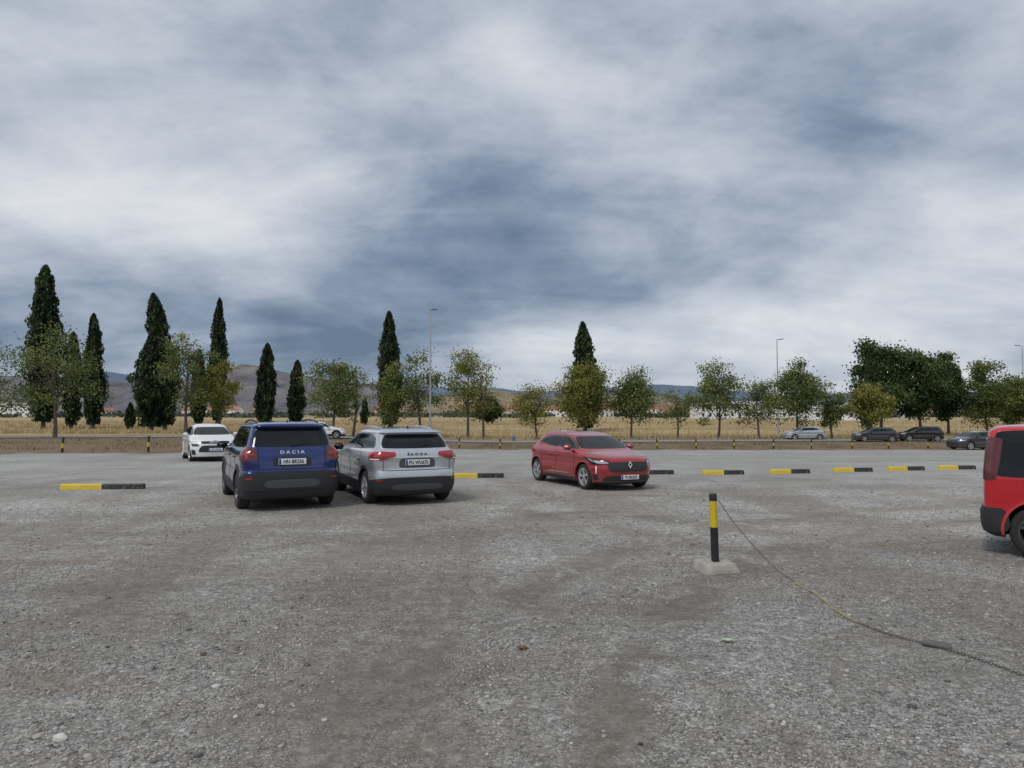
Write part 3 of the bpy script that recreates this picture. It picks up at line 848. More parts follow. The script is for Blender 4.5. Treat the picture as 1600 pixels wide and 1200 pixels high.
def worn(name, c, under=(.25, .22, .17), amt=.62):
    m, t, b = newmat(name)
    o_ = t.new('ShaderNodeTexCoord').outputs['Object']
    f = t.rng(t.noise(o_, 18, 6, .7), amt, amt + .08)
    d = t.noise(o_, 4, 4)
    t.put(b.inputs['Base Color'], t.mix(f, t.mix(d, scl(c, .75), scl(c, 1.1)), under))
    b.inputs['Roughness'].default_value = .6
    bn = t.new('ShaderNodeBump'); bn.inputs['Strength'].default_value = .3; bn.inputs['Distance'].default_value = .003
    t.put(bn.inputs['Height'], t.noise(o_, 60, 3)); t.l.new(bn.outputs[0], b.inputs['Normal'])
    return m
YEL = worn('worn_yellow_paint', (.66, .48, .02), amt=.56); BLK = worn('worn_black_paint', (.016, .016, .017), (.12, .11, .10), .64)
CON = pmat('rough_concrete', (.36, .34, .30), .9, var=.3, scale=9, bump=.6, bscale=40)
post = bpy.data.objects.new('barrier_post', None); COL.objects.link(post); post.location = (2.34, 8.25, 0); post.rotation_euler = (0, R(-1.5), .2)
tag(post, 'black and yellow steel post standing in a rough concrete foot', 'post')
r = .044
obj('pole', ringed('pole', [(r, .06, 1), (r, .50, 0), (r, .502, 0), (r, .80, 1), (r, .875, 1), (r*.9, .882, 1)], 20, [YEL, BLK]), post)
bm = bmesh.new(); bmesh.ops.create_cube(bm, size=1); bmesh.ops.subdivide_edges(bm, edges=bm.edges[:], cuts=5, use_grid_fill=True)
for v in bm.verts:
    tp = .5 + v.co.z
    v.co = Vector((v.co.x*(.42 - .06*tp), v.co.y*(.40 - .06*tp), (v.co.z+.45)*.115))
    v.co += Vector((noise.noise(v.co*9), noise.noise(v.co*9+Vector((5, 0, 0))), noise.noise(v.co*11+Vector((0, 9, 0)))*.6))*.03
me = bpy.data.meshes.new('base'); bm.to_mesh(me); bm.free(); me.materials.append(CON)
for p in me.polygons: p.use_smooth = True
obj('base', me, post)

pts = [Vector(p) for p in ((2.385, 8.24, .80), (2.50, 8.14, .60), (2.64, 8.02, .40), (2.78, 7.88, .22), (2.90, 7.72, .09), (3.0, 7.5, .02), (3.02, 7.1, .012), (2.96, 6.6, .012),
       (2.97, 6.2, .012), (3.08, 5.85, .012), (3.23, 5.62, .012), (3.34, 5.44, .012), (3.44, 5.2, .012), (3.53, 4.9, .012), (3.7, 4.6, .012), (3.9, 4.4, .012))]
dense = []
for i in range(len(pts)-1):
    p0 = pts[max(0, i-1)]; p1 = pts[i]; p2 = pts[i+1]; p3 = pts[min(len(pts)-1, i+2)]
    for k in range(20):
        t_ = k/20
        dense.append(.5*((2*p1) + (p2-p0)*t_ + (2*p0-5*p1+4*p2-p3)*t_**2 + (3*p1-p0-3*p2+p3)*t_**3))
cum = [0]
for a, b_ in zip(dense, dense[1:]): cum.append(cum[-1] + (b_-a).length)
V = []; F = []; mi = []
step = .026; s_ = 0; k = 0; ptr = 0
while s_ < cum[-1] - .03:
    while cum[ptr+1] < s_: ptr += 1
    f_ = (s_-cum[ptr])/(cum[ptr+1]-cum[ptr]+1e-9)
    p = dense[ptr].lerp(dense[ptr+1], f_); d = (dense[ptr+1]-dense[ptr]).normalized()
    up = Vector((0, 0, 1)); sd = d.cross(up).normalized(); u2 = sd.cross(d)
    tilt = .4 + (math.pi/2)*(k % 2)
    wv = sd*math.cos(tilt) + u2*math.sin(tilt); nv = d.cross(wv)
    b0 = len(V); NM, Nm = 10, 5
    for i in range(NM):
        a = 2*math.pi*i/NM
        c = p + d*(.0175*math.cos(a)) + wv*(.0085*math.sin(a))
        rad_ = (d*math.cos(a) + wv*math.sin(a)).normalized()
        for j in range(Nm):
            q = 2*math.pi*j/Nm
            V.append(c + rad_*(.003*math.cos(q)) + nv*(.003*math.sin(q)))
    for i in range(NM):
        for j in range(Nm):
            i2 = (i+1) % NM; j2 = (j+1) % Nm
            F.append((b0+i*Nm+j, b0+i2*Nm+j, b0+i2*Nm+j2, b0+i*Nm+j2)); mi.append(1 if 1.2 < s_ < 2.6 else 0)
    s_ += step; k += 1
me = py_mesh('chain', V, F, [pmat('rusty_steel', (.15, .135, .12), .6, metal=.3, var=.4), pmat('faded_yellow_chain', (.42, .36, .18), .7, var=.3)], mi, smooth=True)
tag(obj('chain', me), 'slack steel chain hanging from the post onto the gravel', 'chain')

# ------------------------------------------------------------------ kerb blocks
def block(L):
    V = []; F = []; mi = []
    prof = [(-.085, 0), (-.075, .10), (-.055, .125), (.055, .125), (.075, .10), (.085, 0)]
    xs_ = [-L/2, -L/2+.015, 0, L/2-.015, L/2]
    for i, x in enumerate(xs_):
        k = .9 if i in (0, 4) else 1
        for (y, z) in prof: V.append((x, y*k, z*k))
    n = len(prof)
    for i in range(4):
        for j in range(n-1):
            F.append((i*n+j, i*n+j+1, (i+1)*n+j+1, (i+1)*n+j)); mi.append(0 if i < 2 else 1)
    F.append(tuple(range(n))); mi.append(0); F.append(tuple(4*n+j for j in range(n))); mi.append(1)
    return py_mesh('parking_kerb', V, F, [worn('kerb_yellow', (.72, .52, .03), (.45, .40, .32), .56), worn('kerb_black', (.022, .022, .023), (.26, .25, .23), .56)], mi, smooth=True, angle=20)
BL = {q: block(q) for q in (1.92, 1.5, 1.25)}
def kerb(xc, yc, L, ang, lab):
    o = obj('parking_kerb', BL[L], None, (xc, yc, zf(xc, yc)), (0, 0, R(ang)))
    tag(o, lab, 'parking kerb', 'yellow and black parking kerbs')
l1 = 'low concrete parking kerb, half yellow half black, on gravel'
kerb(-9.82, 17.15, 1.92, 4, 'long yellow and black parking kerb standing alone on gravel')
kerb(-6.6, 18.9, 1.92, 3, 'yellow and black parking kerb behind the blue crossover')
kerb(-4.3, 20.6, 1.5, 3, 'yellow and black parking kerb between the two crossovers')
kerb(-.98, 20.2, 1.5, 3, 'yellow and black parking kerb beside the silver crossover')
kerb(4.1, 21.4, 1.5, 3, 'yellow and black parking kerb behind the red hatchback')
for (px, yc, an) in ((6.3, 21.3, 5), (8.45, 21.7, 8), (10.7, 22.4, 6), (12.7, 23.0, 9), (14.65, 23.5, 5), (16.7, 24.1, 7), (18.9, 24.6, 6)):
    kerb(px, yc, 1.25, an, l1)

# ------------------------------------------------------------------ bollards
bol = ringed('bollard', [(.055, 0, 1), (.055, .28, 0), (.055, .50, 1), (.055, .78, 1), (.045, .80, 1)], 12, [YEL, BLK])
for (x, y) in [(-21.2, 33.6), (-17.6, 34.4), (-24.9, 33.0), (-14.6, 38), (-11.5, 43), (-9, 48), (-6.6, 53)] + [(-4 + 3.05*i, 54.5 + .12*i) for i in range(15)]:
    o = obj('bollard', bol, None, (x + rnd.uniform(-.1, .1), y, zf(x, y) - .02), (R(rnd.uniform(-3, 3)), R(rnd.uniform(-3, 3)), 0))
    tag(o, 'short black bollard with yellow band at the lot edge', 'bollard', 'bollards along the edge of the gravel lot')
sg_ = bpy.data.objects.new('sign', None); COL.objects.link(sg_); sg_.location = (.15, 57, zf(.15, 57)); tag(sg_, 'small blue roadside sign on a short post', 'sign')
obj('post', ringed('post', [(.03, 0, 0), (.03, .9, 0)], 8, [pmat('sign_post_grey', (.3, .3, .3), .5)]), sg_)
obj('sign_panel', box_me('sign_panel', .26, .03, .34, [pmat('blue_sign', (.07, .15, .30), .4)], .01), sg_, (0, -.05, .78))

# ------------------------------------------------------------------ street lamps
MET = pmat('galvanised_steel', (.42, .43, .44), .45, metal=.6)
HEAD = pmat('lamp_head_grey', (.10, .10, .11), .5)
pm = ringed('pole', [(.14, 0, 0), (.14, .5, 0), (.10, .52, 0), (.05, 12.3, 0)], 10, [MET])
hm = box_me('lamp_head', .75, .28, .10, [HEAD], .03)
am = box_me('arm', .35, .06, .06, [MET], .01)
for (x, y, ang) in ((-7.6, 66, 1.1), (34.8, 93, .2), (77.8, 108, 2.6)):
    L_ = bpy.data.objects.new('street_lamp', None); COL.objects.link(L_); L_.location = (x, y, zf(x, y)); L_.rotation_euler = (0, 0, ang)
    tag(L_, 'tall slim grey street lamp with a flat head', 'street lamp', 'street lamps by the road')
    obj('pole', pm, L_); obj('arm', am, L_, (.12, 0, 12.3)); obj('lamp_head', hm, L_, (.55, 0, 12.38), (0, R(-8), 0))

# ------------------------------------------------------------------ trees
def leafmat(name, stops, tr_=.3):
    m, t, b = newmat(name)
    a = t.new('ShaderNodeAttribute'); a.attribute_name = 'Col'
    s0 = t.sep(a.outputs['Color'])[0]
    c = t.ramp(s0, stops)
    t.put(b.inputs['Base Color'], c); b.inputs['Roughness'].default_value = .65; b.inputs['Specular IOR Level'].default_value = .2
    if tr_:
        tr = t.new('ShaderNodeBsdfTranslucent'); t.put(tr.inputs[0], c)
        mx = t.new('ShaderNodeMixShader'); mx.inputs[0].default_value = tr_
        out = [n for n in t.n if n.type == 'OUTPUT_MATERIAL'][0]
        t.l.new(b.outputs[0], mx.inputs[1]); t.l.new(tr.outputs[0], mx.inputs[2]); t.l.new(mx.outputs[0], out.inputs[0])
    return m
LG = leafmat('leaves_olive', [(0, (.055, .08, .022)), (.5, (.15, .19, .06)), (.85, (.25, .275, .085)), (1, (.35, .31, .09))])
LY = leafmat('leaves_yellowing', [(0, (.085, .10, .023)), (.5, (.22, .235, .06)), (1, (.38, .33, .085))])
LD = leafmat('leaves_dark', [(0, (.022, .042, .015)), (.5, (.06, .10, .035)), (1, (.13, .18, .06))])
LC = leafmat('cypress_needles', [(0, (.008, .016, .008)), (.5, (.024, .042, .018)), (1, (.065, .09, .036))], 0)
BARK = pmat('bark', (.10, .083, .068), .9, var=.35, scale=8)

def tube(V, F, path, radii, n=6):
    b = len(V)
    for i, (p, r_) in enumerate(zip(path, radii)):
        d = (path[min(i+1, len(path)-1)] - path[max(i-1, 0)]).normalized()
        a = d.cross(Vector((.3, 1, .1))).normalized(); c = d.cross(a)
        for k in range(n):
            q = 2*math.pi*k/n; V.append(p + a*(r_*math.cos(q)) + c*(r_*math.sin(q)))
    for i in range(len(path)-1):
        for k in range(n):
            F.append((b+i*n+k, b+i*n+(k+1) % n, b+(i+1)*n+(k+1) % n, b+(i+1)*n+k))

def leaves(C, shade, size, rs, vertical=0.0, aspect=.6):
    N = len(C)
    a = rs.normal(size=(N, 3)); a[:, 2] += vertical*np.sign(rs.rand(N)-.05)*2.0
    a /= np.linalg.norm(a, axis=1)[:, None]
    b = np.cross(a, rs.normal(size=(N, 3))); b /= np.linalg.norm(b, axis=1)[:, None]
    s = size*rs.uniform(.6, 1.3, (N, 1))
    V = np.stack([C - a*s*.5, C + b*s*aspect*.5, C + a*s*.5, C - b*s*aspect*.5], 1).reshape(-1, 3)
    F = np.arange(N*4).reshape(N, 4)
    col = np.repeat(np.stack([shade]*3, 1), 4, 0)
    return V, F, col

def deciduous(x, y, h, w, seed, dens, mat, label, cat='tree', lsize=.21, group='young trees along the road'):
    rs = np.random.RandomState(seed)
    root = bpy.data.objects.new('tree', None); COL.objects.link(root); root.location = (x, y, zf(x, y) - .05)
    tag(root, label, cat, group)
    V = []; F = []
    cz = .60*h; rz = .40*h; rx_ = w/2
    lean = Vector((rs.uniform(-.06, .06), rs.uniform(-.05, .05), 0))
    def trunkp(t_): return Vector((lean.x*t_*h + .12*math.sin(t_*5+seed), lean.y*t_*h + .1*math.sin(t_*4+seed*2), t_*h))
    r0 = .012*h + .05
    path = [trunkp(t_) for t_ in np.linspace(0, .86, 10)]
    tube(V, F, path, [r0*(1.25 if i == 0 else 1)*(1 - .93*i/9) for i in range(10)], 8)
    samples = []
    nl = 9 + rs.randint(4)
    for i in range(nl):
        t0 = rs.uniform(.24, .62); az = i*2.4 + rs.uniform(-.4, .4)
        el = rs.uniform(.1, .95); st = trunkp(t0)
        end = Vector((math.cos(az)*rx_*rs.uniform(.6, .95)*(1 - .4*el), math.sin(az)*rx_*rs.uniform(.6, .95)*(1-.4*el), cz + rz*(el*1.5 - .6)))
        if end.z < st.z + .3: end.z = st.z + .4
        mid = st.lerp(end, .5) + Vector((0, 0, -.03*h)) + Vector(rs.normal(size=3))*.12
        pp = [st, st.lerp(mid, .5)+Vector(rs.normal(size=3))*.05, mid, mid.lerp(end, .5)+Vector(rs.normal(size=3))*.1, end]
        rr = r0*.5
        tube(V, F, pp, [rr, rr*.75, rr*.5, rr*.3, rr*.1], 5)
        samples += pp[2:]
    samples += path[6:]
    nc = int(46*dens**.5)
    cl = []
    for i in range(nc):
        while True:
            p = rs.uniform(-1, 1, 3); q = np.linalg.norm(p)
            if .3 < q < 1: break
        k = .72 + .42*rs.rand()
        zz = p[2]; wid = 1 - .25*max(0, zz)
        c = Vector((p[0]*rx_*k*wid, p[1]*rx_*k*wid, cz + zz*rz*k))
        cl.append(c)
        s = min(samples, key=lambda s_: (s_-c).length)
        m_ = s.lerp(c, .5) + Vector(rs.normal(size=3))*.08
        tube(V, F, [s, m_, c], [.03, .02, .008], 4)
        for _ in range(2):
            e = c + Vector(rs.normal(size=3))*.35 + Vector((0, 0, .2)); tube(V, F, [m_, e], [.014, .005], 3)
    obj('trunk', py_mesh('trunk', V, F, [BARK], smooth=True), root)
    C = []; sh_ = []
    for c in cl:
        n = int(rs.uniform(60, 140)*dens**.7); sr = rs.uniform(.05, .10)*w + .10
        pts_ = rs.normal(size=(n, 3))*np.array([sr, sr, sr*.75]) + np.array(c)
        base = rs.uniform(.2, .8)
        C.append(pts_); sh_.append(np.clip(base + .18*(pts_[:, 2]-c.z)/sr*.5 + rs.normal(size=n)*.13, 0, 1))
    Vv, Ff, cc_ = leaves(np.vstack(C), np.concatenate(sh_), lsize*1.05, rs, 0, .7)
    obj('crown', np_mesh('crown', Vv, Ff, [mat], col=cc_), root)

def cypress(x, y, h, w, seed, label, bend=0, n=6500, base=.05):
    rs = np.random.RandomState(seed); w *= .92
    root = bpy.data.objects.new('cypress_tree', None); COL.objects.link(root); root.location = (x, y, zf(x, y) - .05)
    tag(root, label, 'cypress', 'cypresses in the dry field')
    V = []; F = []
    tube(V, F, [Vector((0, 0, 0)), Vector((0, 0, h*.12)), Vector((bend*.3, 0, h*.5))], [.28, .22, .1], 8)
    obj('trunk', py_mesh('trunk', V, F, [BARK], smooth=True), root)
    pk = rs.uniform(.36, .52)
    def prof(t_):
        up = np.clip(t_/pk, 0, 1); dn = np.clip((1-t_)/(1-pk), 0, 1)
        return np.where(t_ < pk, .50 + .50*np.sin(up*math.pi/2), dn**.55)
    def lump(a, t_):
        return 1 + .50*noise.noise(Vector((math.cos(a)*1.2+seed, math.sin(a)*1.2, t_*h*.30))) + .50*noise.noise(Vector((math.cos(a)*2.2, math.sin(a)*2.2+seed, t_*h*.9)))
    t_ = rs.rand(n)**.9; a = rs.rand(n)*6.283
    lm = np.array([lump(q, r_) for q, r_ in zip(a, t_)])
    k = .60 + .50*rs.rand(n)**.8
    rr = w/2*prof(t_)*lm*k
    C = np.stack([rr*np.cos(a) + bend*t_**1.5, rr*np.sin(a), h*(base + (1-base)*t_)], 1)
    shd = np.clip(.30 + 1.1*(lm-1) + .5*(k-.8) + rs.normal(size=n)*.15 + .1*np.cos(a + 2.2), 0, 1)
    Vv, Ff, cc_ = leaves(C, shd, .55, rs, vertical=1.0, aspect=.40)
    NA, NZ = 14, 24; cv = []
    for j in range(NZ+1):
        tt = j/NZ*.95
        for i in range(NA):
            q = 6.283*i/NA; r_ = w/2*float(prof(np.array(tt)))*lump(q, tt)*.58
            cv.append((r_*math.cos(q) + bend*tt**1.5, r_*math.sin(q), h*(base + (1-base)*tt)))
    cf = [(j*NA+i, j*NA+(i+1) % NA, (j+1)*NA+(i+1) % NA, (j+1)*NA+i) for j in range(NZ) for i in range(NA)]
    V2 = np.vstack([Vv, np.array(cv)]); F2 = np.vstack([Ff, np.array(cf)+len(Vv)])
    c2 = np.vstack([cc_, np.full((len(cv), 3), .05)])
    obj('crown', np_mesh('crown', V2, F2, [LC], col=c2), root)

tc = 'slender dark green cypress standing in dry grass'
cypress(-62.6, 95, 22.0, 4.6, 11, 'very tall broad dark cypress in the dry field', -.2, 9000)
cypress(-56, 95, 15.4, 2.8, 12, tc, -.2)
cypress(-44.6, 88, 13.0, 4.2, 13, 'broad leaning twin-topped dark cypress', .5, 7500)
cypress(-43.4, 89, 17.2, 3.5, 14, 'broad leaning twin-topped dark cypress', -1.8, 7500)
cypress(-45.6, 110, 19.8, 2.5, 15, tc, .1, 7000)
cypress(-39.9, 115, 13.2, 3.4, 16, tc, .2)
cypress(-36.5, 120, 10.8, 2.8, 17, tc, .2)
cypress(-16.3, 95, 15.8, 3.0, 18, tc, -.2, 7000)
cypress(9.8, 95, 14.8, 3.6, 19, 'dark cypress rising behind a rounder green tree', -.3, 7000)
cypress(-59.5, 96, 13, 2.4, 20, tc)
cypress(-47.6, 108, 11.5, 2.4, 21, 'shorter dark cypress beside olive trees', 0, 4500)
cypress(-51, 95, 3.4, 1.2, 22, 'very small young cypress in the field', 0, 1200)
cypress(-24.5, 118, 4.4, 1.3, 23, 'very small young cypress in the field', 0, 1200)

tl_ = 'slim roadside tree with thin olive green crown'
D_ = [(-40.6, 63, 10.0, 7.6, 1, .8, LG, 'broad sparse grey-green tree in front of cypresses', .2),
 (-45.6, 63, 8.2, 5.0, 2, .5, LG, 'sparse grey-green tree at the lot edge', .2),
 (-33, 72, 10.6, 5.2, 3, .8, LG, tl_, .22), (-30.4, 74, 8.6, 3.8, 4, 1.0, LY, tl_, .22),
 (-17.2, 69, 8.3, 5.2, 5, 1.0, LG, tl_, .22), (-15.4, 69, 8.2, 3.4, 25, .35, LG, tl_, .2),
 (-12.9, 76, 8.2, 3.8, 6, .9, LG, tl_, .22), (-9.9, 76, 9.2, 5.0, 7, .8, LG, tl_, .22),
 (-4.9, 77, 9.8, 5.4, 8, 1.0, LY, tl_, .22), (-3.2, 77.3, 8.6, 3.6, 26, .3, LY, 'thin half bare roadside tree', .2),
 (2.7, 77, 6.8, 4.5, 9, .8, LY, tl_, .2),
 (7.9, 77, 8.4, 5.8, 10, 2.2, LY, 'dense rounded yellow-green tree in front of a cypress', .22), (13.1, 77.5, 7.6, 4.8, 11, 1.6, LG, tl_, .22),
 (18.2, 78, 6.3, 4.4, 12, .45, LG, 'thin half bare roadside tree', .2), (22.6, 78, 8.4, 5.6, 13, 1.2, LG, tl_, .22),
 (26.9, 78, 7.2, 4.8, 14, .9, LG, tl_, .2), (31.4, 78.5, 8.4, 5.8, 15, 1.8, LG, tl_, .22),
 (35.6, 79, 6.0, 3.0, 16, 1.0, LG, tl_, .2), (39.6, 79, 6.3, 4.5, 17, 1.8, LY, 'low yellowing tree with a dense crown', .22),
 (44.6, 86, 12.2, 6.2, 18, 3.2, LD, 'tall dense dark green tree by the road', .3), (49.4, 86, 11.2, 5.4, 19, 3.0, LD, 'tall dense dark green tree by the road', .3),
 (53.9, 88, 10.2, 3.8, 20, 2.4, LD, 'narrow dark green tree by the road', .28), (58, 87, 8.8, 5.6, 21, 2.0, LG, tl_, .26),
 (62.2, 88, 7.6, 4.6, 22, 1.8, LG, tl_, .26), (66.5, 87, 6.6, 4.6, 23, 1.8, LG, tl_, .26),
 (-4.2, 125, 5.0, 4.6, 24, 3.0, LD, 'low round dark tree in the field', .3)]
for (x, y, h, w, sd, dn, mt, lb, ls) in D_:
    deciduous(x, y, h, w, sd, dn, mt, lb, lsize=ls)

# ------------------------------------------------------------------ dry grass
def grass(name, N, gen, hmin, hmax, wd, mat, seed):
    rs = np.random.RandomState(seed)
    Pn = gen(rs, N); N = len(Pn)
    z = np.array([zf(a, b) for a, b in Pn])
    h = rs.uniform(hmin, hmax, N); a = rs.rand(N)*6.283; ln = rs.normal(size=(N, 2))*.25*h[:, None]
    w = wd*rs.uniform(.6, 1.4, N)
    dx, dy = np.cos(a)*w, np.sin(a)*w
    A_ = np.stack([Pn[:, 0]-dx, Pn[:, 1]-dy, z-.02], 1); B_ = np.stack([Pn[:, 0]+dx, Pn[:, 1]+dy, z-.02], 1)
    C_ = np.stack([Pn[:, 0]+ln[:, 0], Pn[:, 1]+ln[:, 1], z+h], 1)
    V = np.stack([A_, B_, C_], 1).reshape(-1, 3); F = np.arange(N*3).reshape(N, 3)
    s = np.clip(rs.normal(.5, .2, N), 0, 1); col = np.repeat(np.stack([s]*3, 1), 3, 0)
    o = obj(name, np_mesh(name, V, F, [mat], col=col)); o["kind"] = "stuff"
GD = leafmat('dry_grass_blades', [(0, (.26, .19, .09)), (.5, (.46, .355, .19)), (1, (.62, .50, .30))], 0)
GW = leafmat('verge_weeds', [(0, (.08, .08, .03)), (.4, (.16, .135, .065)), (.7, (.29, .225, .12)), (1, (.12, .155, .045))], 0)
def gfield(rs, N):
    d = 76 + 110*rs.rand(N)**1.7; x = rs.uniform(-.8, .8, N)*d
    k = d > 70 + .13*x + 3.2
    return np.stack([x, d], 1)[k]
grass('dry_grass', 60000, gfield, .15, .55, .035, GD, 5)
def gverge(rs, N):
    x = rs.uniform(-50, 58, N); out = []
    u = rs.rand(N)**.8
    for a, b_ in zip(x, u):
        e = edge_y(a); r_ = 70 + .13*a - 2.8
        yy = e + .3 + (r_-e)*b_
        if noise.noise(Vector((a*.35, yy*.25, 2))) > .0: out.append((a, yy))
    return np.array(out)
grass('verge_weeds', 36000, gverge, .04, .20, .022, GW, 6)

# ------------------------------------------------------------------ hills
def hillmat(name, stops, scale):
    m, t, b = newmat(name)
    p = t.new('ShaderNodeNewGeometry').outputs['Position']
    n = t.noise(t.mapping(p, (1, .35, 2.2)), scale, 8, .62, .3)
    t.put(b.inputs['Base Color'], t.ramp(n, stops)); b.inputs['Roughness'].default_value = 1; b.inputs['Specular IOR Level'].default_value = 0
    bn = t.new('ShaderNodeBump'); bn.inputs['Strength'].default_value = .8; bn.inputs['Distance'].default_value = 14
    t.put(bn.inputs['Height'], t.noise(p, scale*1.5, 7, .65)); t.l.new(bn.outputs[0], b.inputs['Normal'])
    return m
def range_(name, d, crest, depth, mat, rough, seed, nx_=260):
    cx_ = [c[0] for c in crest]; cz_ = [c[1] for c in crest]
    X = np.linspace(cx_[0], cx_[-1], nx_); NZ = 26; V = []; F = []
    for x in X:
        cr = float(np.interp(x, cx_, cz_))
        cr *= 1 + rough*(noise.fractal(Vector((x/d*9+seed, seed, 0)), .9, 2.2, 6))
        for j in range(NZ):
            u = j/(NZ-1); s = math.sin(min(1, u*1.15)*math.pi/2)**1.3 if u < .87 else 1 - (u-.87)*2
            z = cr*s + cr*.22*noise.fractal(Vector((x/d*14, u*3+seed, 1)), .9, 2.1, 5)*math.sin(math.pi*min(u*1.1, 1))
            V.append((x, d + (u-.87)*depth, z - 1.5))
    for i in range(nx_-1):
        for j in range(NZ-1):
            a = i*NZ+j; F.append((a, a+NZ, a+NZ+1, a+1))
    o = obj(name, np_mesh(name, np.array(V), np.array(F), [mat], smooth=True)); o["kind"] = "structure"
def cr(lst, d): return [((p-800)/1110*d, max(0, (647-q))/1110*d) for p, q in lst]
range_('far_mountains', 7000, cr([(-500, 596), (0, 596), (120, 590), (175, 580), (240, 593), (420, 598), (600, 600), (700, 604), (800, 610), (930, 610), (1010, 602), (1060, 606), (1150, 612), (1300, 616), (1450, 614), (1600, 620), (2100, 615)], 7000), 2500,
       hillmat('blue_haze_mountain', [(.3, (.12, .16, .22)), (.7, (.16, .20, .27))], .0012), .05, 2.0)  # bluish distance haze is mixed into the base colour
range_('rocky_hill', 2600, cr([(-500, 600), (-100, 592), (40, 590), (100, 599), (190, 598), (260, 599), (320, 592), (360, 581), (400, 575), (440, 580), (500, 589), (560, 599), (640, 608), (700, 619), (780, 640), (830, 649)], 2600), 900,
       hillmat('hazed_lilac_rock', [(.28, (.085, .095, .11)), (.45, (.15, .145, .16)), (.6, (.215, .20, .205)), (.78, (.31, .29, .285))], .012), .06, 5.0)  # rock colour with a distance haze tint painted in
range_('tan_hills', 1900, cr([(540, 649), (600, 634), (660, 622), (720, 611), (790, 610), (860, 617), (930, 620), (1000, 613), (1050, 624), (1120, 634), (1200, 640), (1330, 637), (1450, 633), (1700, 635), (1900, 640)], 1900), 700,
       hillmat('tan_scrub', [(.3, (.08, .10, .075)), (.45, (.145, .15, .11)), (.55, (.27, .215, .15)), (.72, (.42, .30, .19))], .012), .08, 9.0)

rs = np.random.RandomState(9)
C = []; S_ = []
for _ in range(420):
    d = rs.uniform(330, 900); x = rs.uniform(-.85, .85)*d; hh = rs.uniform(2.2, 5)*(1.1 if d > 600 else .6); ww = rs.uniform(4, 16)
    n = 50
    p = rs.normal(size=(n, 3))*np.array([ww*.35, 3, hh*.28]) + np.array([x, d, hh*.45]); p[:, 2] = np.abs(p[:, 2])
    C.append(p); S_.append(np.clip(rs.uniform(.1, .6) + rs.normal(size=n)*.15, 0, 1))
Vv, Ff, cc_ = leaves(np.vstack(C), np.concatenate(S_), 2.2, rs, 0, .8)
o = obj('distant_trees', np_mesh('distant_trees', Vv, Ff, [leafmat('distant_foliage', [(0, (.055, .075, .055)), (.5, (.09, .11, .08)), (1, (.145, .16, .10))], 0)], col=cc_)); o["kind"] = "stuff"

# ------------------------------------------------------------------ houses
def house_me(w, d, h, rh, wallc, roofc, k):
    wm = pmat('plaster_%s' % k, wallc, .9, var=.1, scale=.5); rm_ = pmat('roof_tiles_%s' % k, roofc, .9, var=.2, scale=1)
    gm = M['gloss']
    V = []; F = []; mi = []
    def q(vs, m_):
        b = len(V); V.extend(vs); F.append(tuple(range(b, b+len(vs)))); mi.append(m_)
    a, c = w/2, d/2
    q([(-a,-c,0),(a,-c,0),(a,-c,h),(-a,-c,h)],0); q([(-a,c,0),(a,c,0),(a,c,h),(-a,c,h)],0)
    q([(-a,-c,0),(-a,c,0),(-a,c,h),(-a,0,h+rh),(-a,-c,h)],0); q([(a,-c,0),(a,c,0),(a,c,h),(a,0,h+rh),(a,-c,h)],0)
    e = .5
    for s in (-1, 1):
        q([(-a-e,s*(c+e),h-.15),(a+e,s*(c+e),h-.15),(a+e,0,h+rh+.12),(-a-e,0,h+rh+.12)],1)
        q([(-a-e,s*(c+e),h-.35),(a+e,s*(c+e),h-.35),(a+e,0,h+rh-.1),(-a-e,0,h+rh-.1)],1)
    fl = max(1, int(h//2.8))
    for f_ in range(fl):
        n = max(2, int(w//3))
        for i in range(n):
            x = -a + w*(i+.5)/n; z = 1 + f_*2.8
            if f_ == 0 and i == n//2: q([(x-.5,-c-.03,0),(x+.5,-c-.03,0),(x+.5,-c-.03,2.1),(x-.5,-c-.03,2.1)],2)
            else: q([(x-.5,-c-.03,z),(x+.5,-c-.03,z),(x+.5,-c-.03,z+1.2),(x-.5,-c-.03,z+1.2)],2)
    me = bpy.data.meshes.new('house'); me.from_pydata(V, [], F)
    for m_ in (wm, rm_, gm): me.materials.append(m_)
    for p, i in zip(me.polygons, mi): p.material_index = i
    return me
HV = [house_me(11, 9, 5.6, 2.4, (.74, .72, .68), (.34, .15, .09), 'white'), house_me(9, 8, 3.2, 2, (.66, .58, .46), (.32, .14, .09), 'cream'),
      house_me(14, 9, 5.8, 2.6, (.80, .78, .76), (.38, .18, .11), 'pale'), house_me(10, 9, 6, 2.2, (.48, .36, .26), (.28, .13, .09), 'ochre')]
hl_ = ['small white house with red tiled roof in the village', 'low cream house with red tiled roof', 'long pale house with red tiled roof', 'ochre house with red tiled roof']
rs = np.random.RandomState(21)
for i in range(92):
    d = rs.uniform(460, 820)
    px = rs.uniform(760, 1190) if i < 58 else (rs.uniform(10, 700) if i < 74 else rs.uniform(1180, 1590))
    x = (px-800)/1110*d; k = rs.randint(4)
    o = obj('house', HV[k], None, (x, d, 0), (0, 0, rs.uniform(-.6, .6)))
    tag(o, hl_[k], 'house', 'houses of the distant village')
def hall(name, w, d, h, x, y, wallc, roofc, label, rot=0):
    o = obj(name, house_me(w, d, h, h*.18, wallc, roofc, name), None, (x, y, 0), (0, 0, rot)); tag(o, label, 'industrial building')
hall('warehouse', 34, 16, 8, -330, 480, (.80, .80, .80), (.45, .42, .40), 'long white warehouse at the field edge', .1)
hall('warehouse', 16, 10, 3.6, 92, 205, (.82, .83, .84), (.66, .66, .68), 'low white warehouse with grey roof', .05)
hall('warehouse', 44, 16, 6.5, 112, 330, (.80, .80, .78), (.55, .55, .56), 'long white warehouse beside the silos', .05)
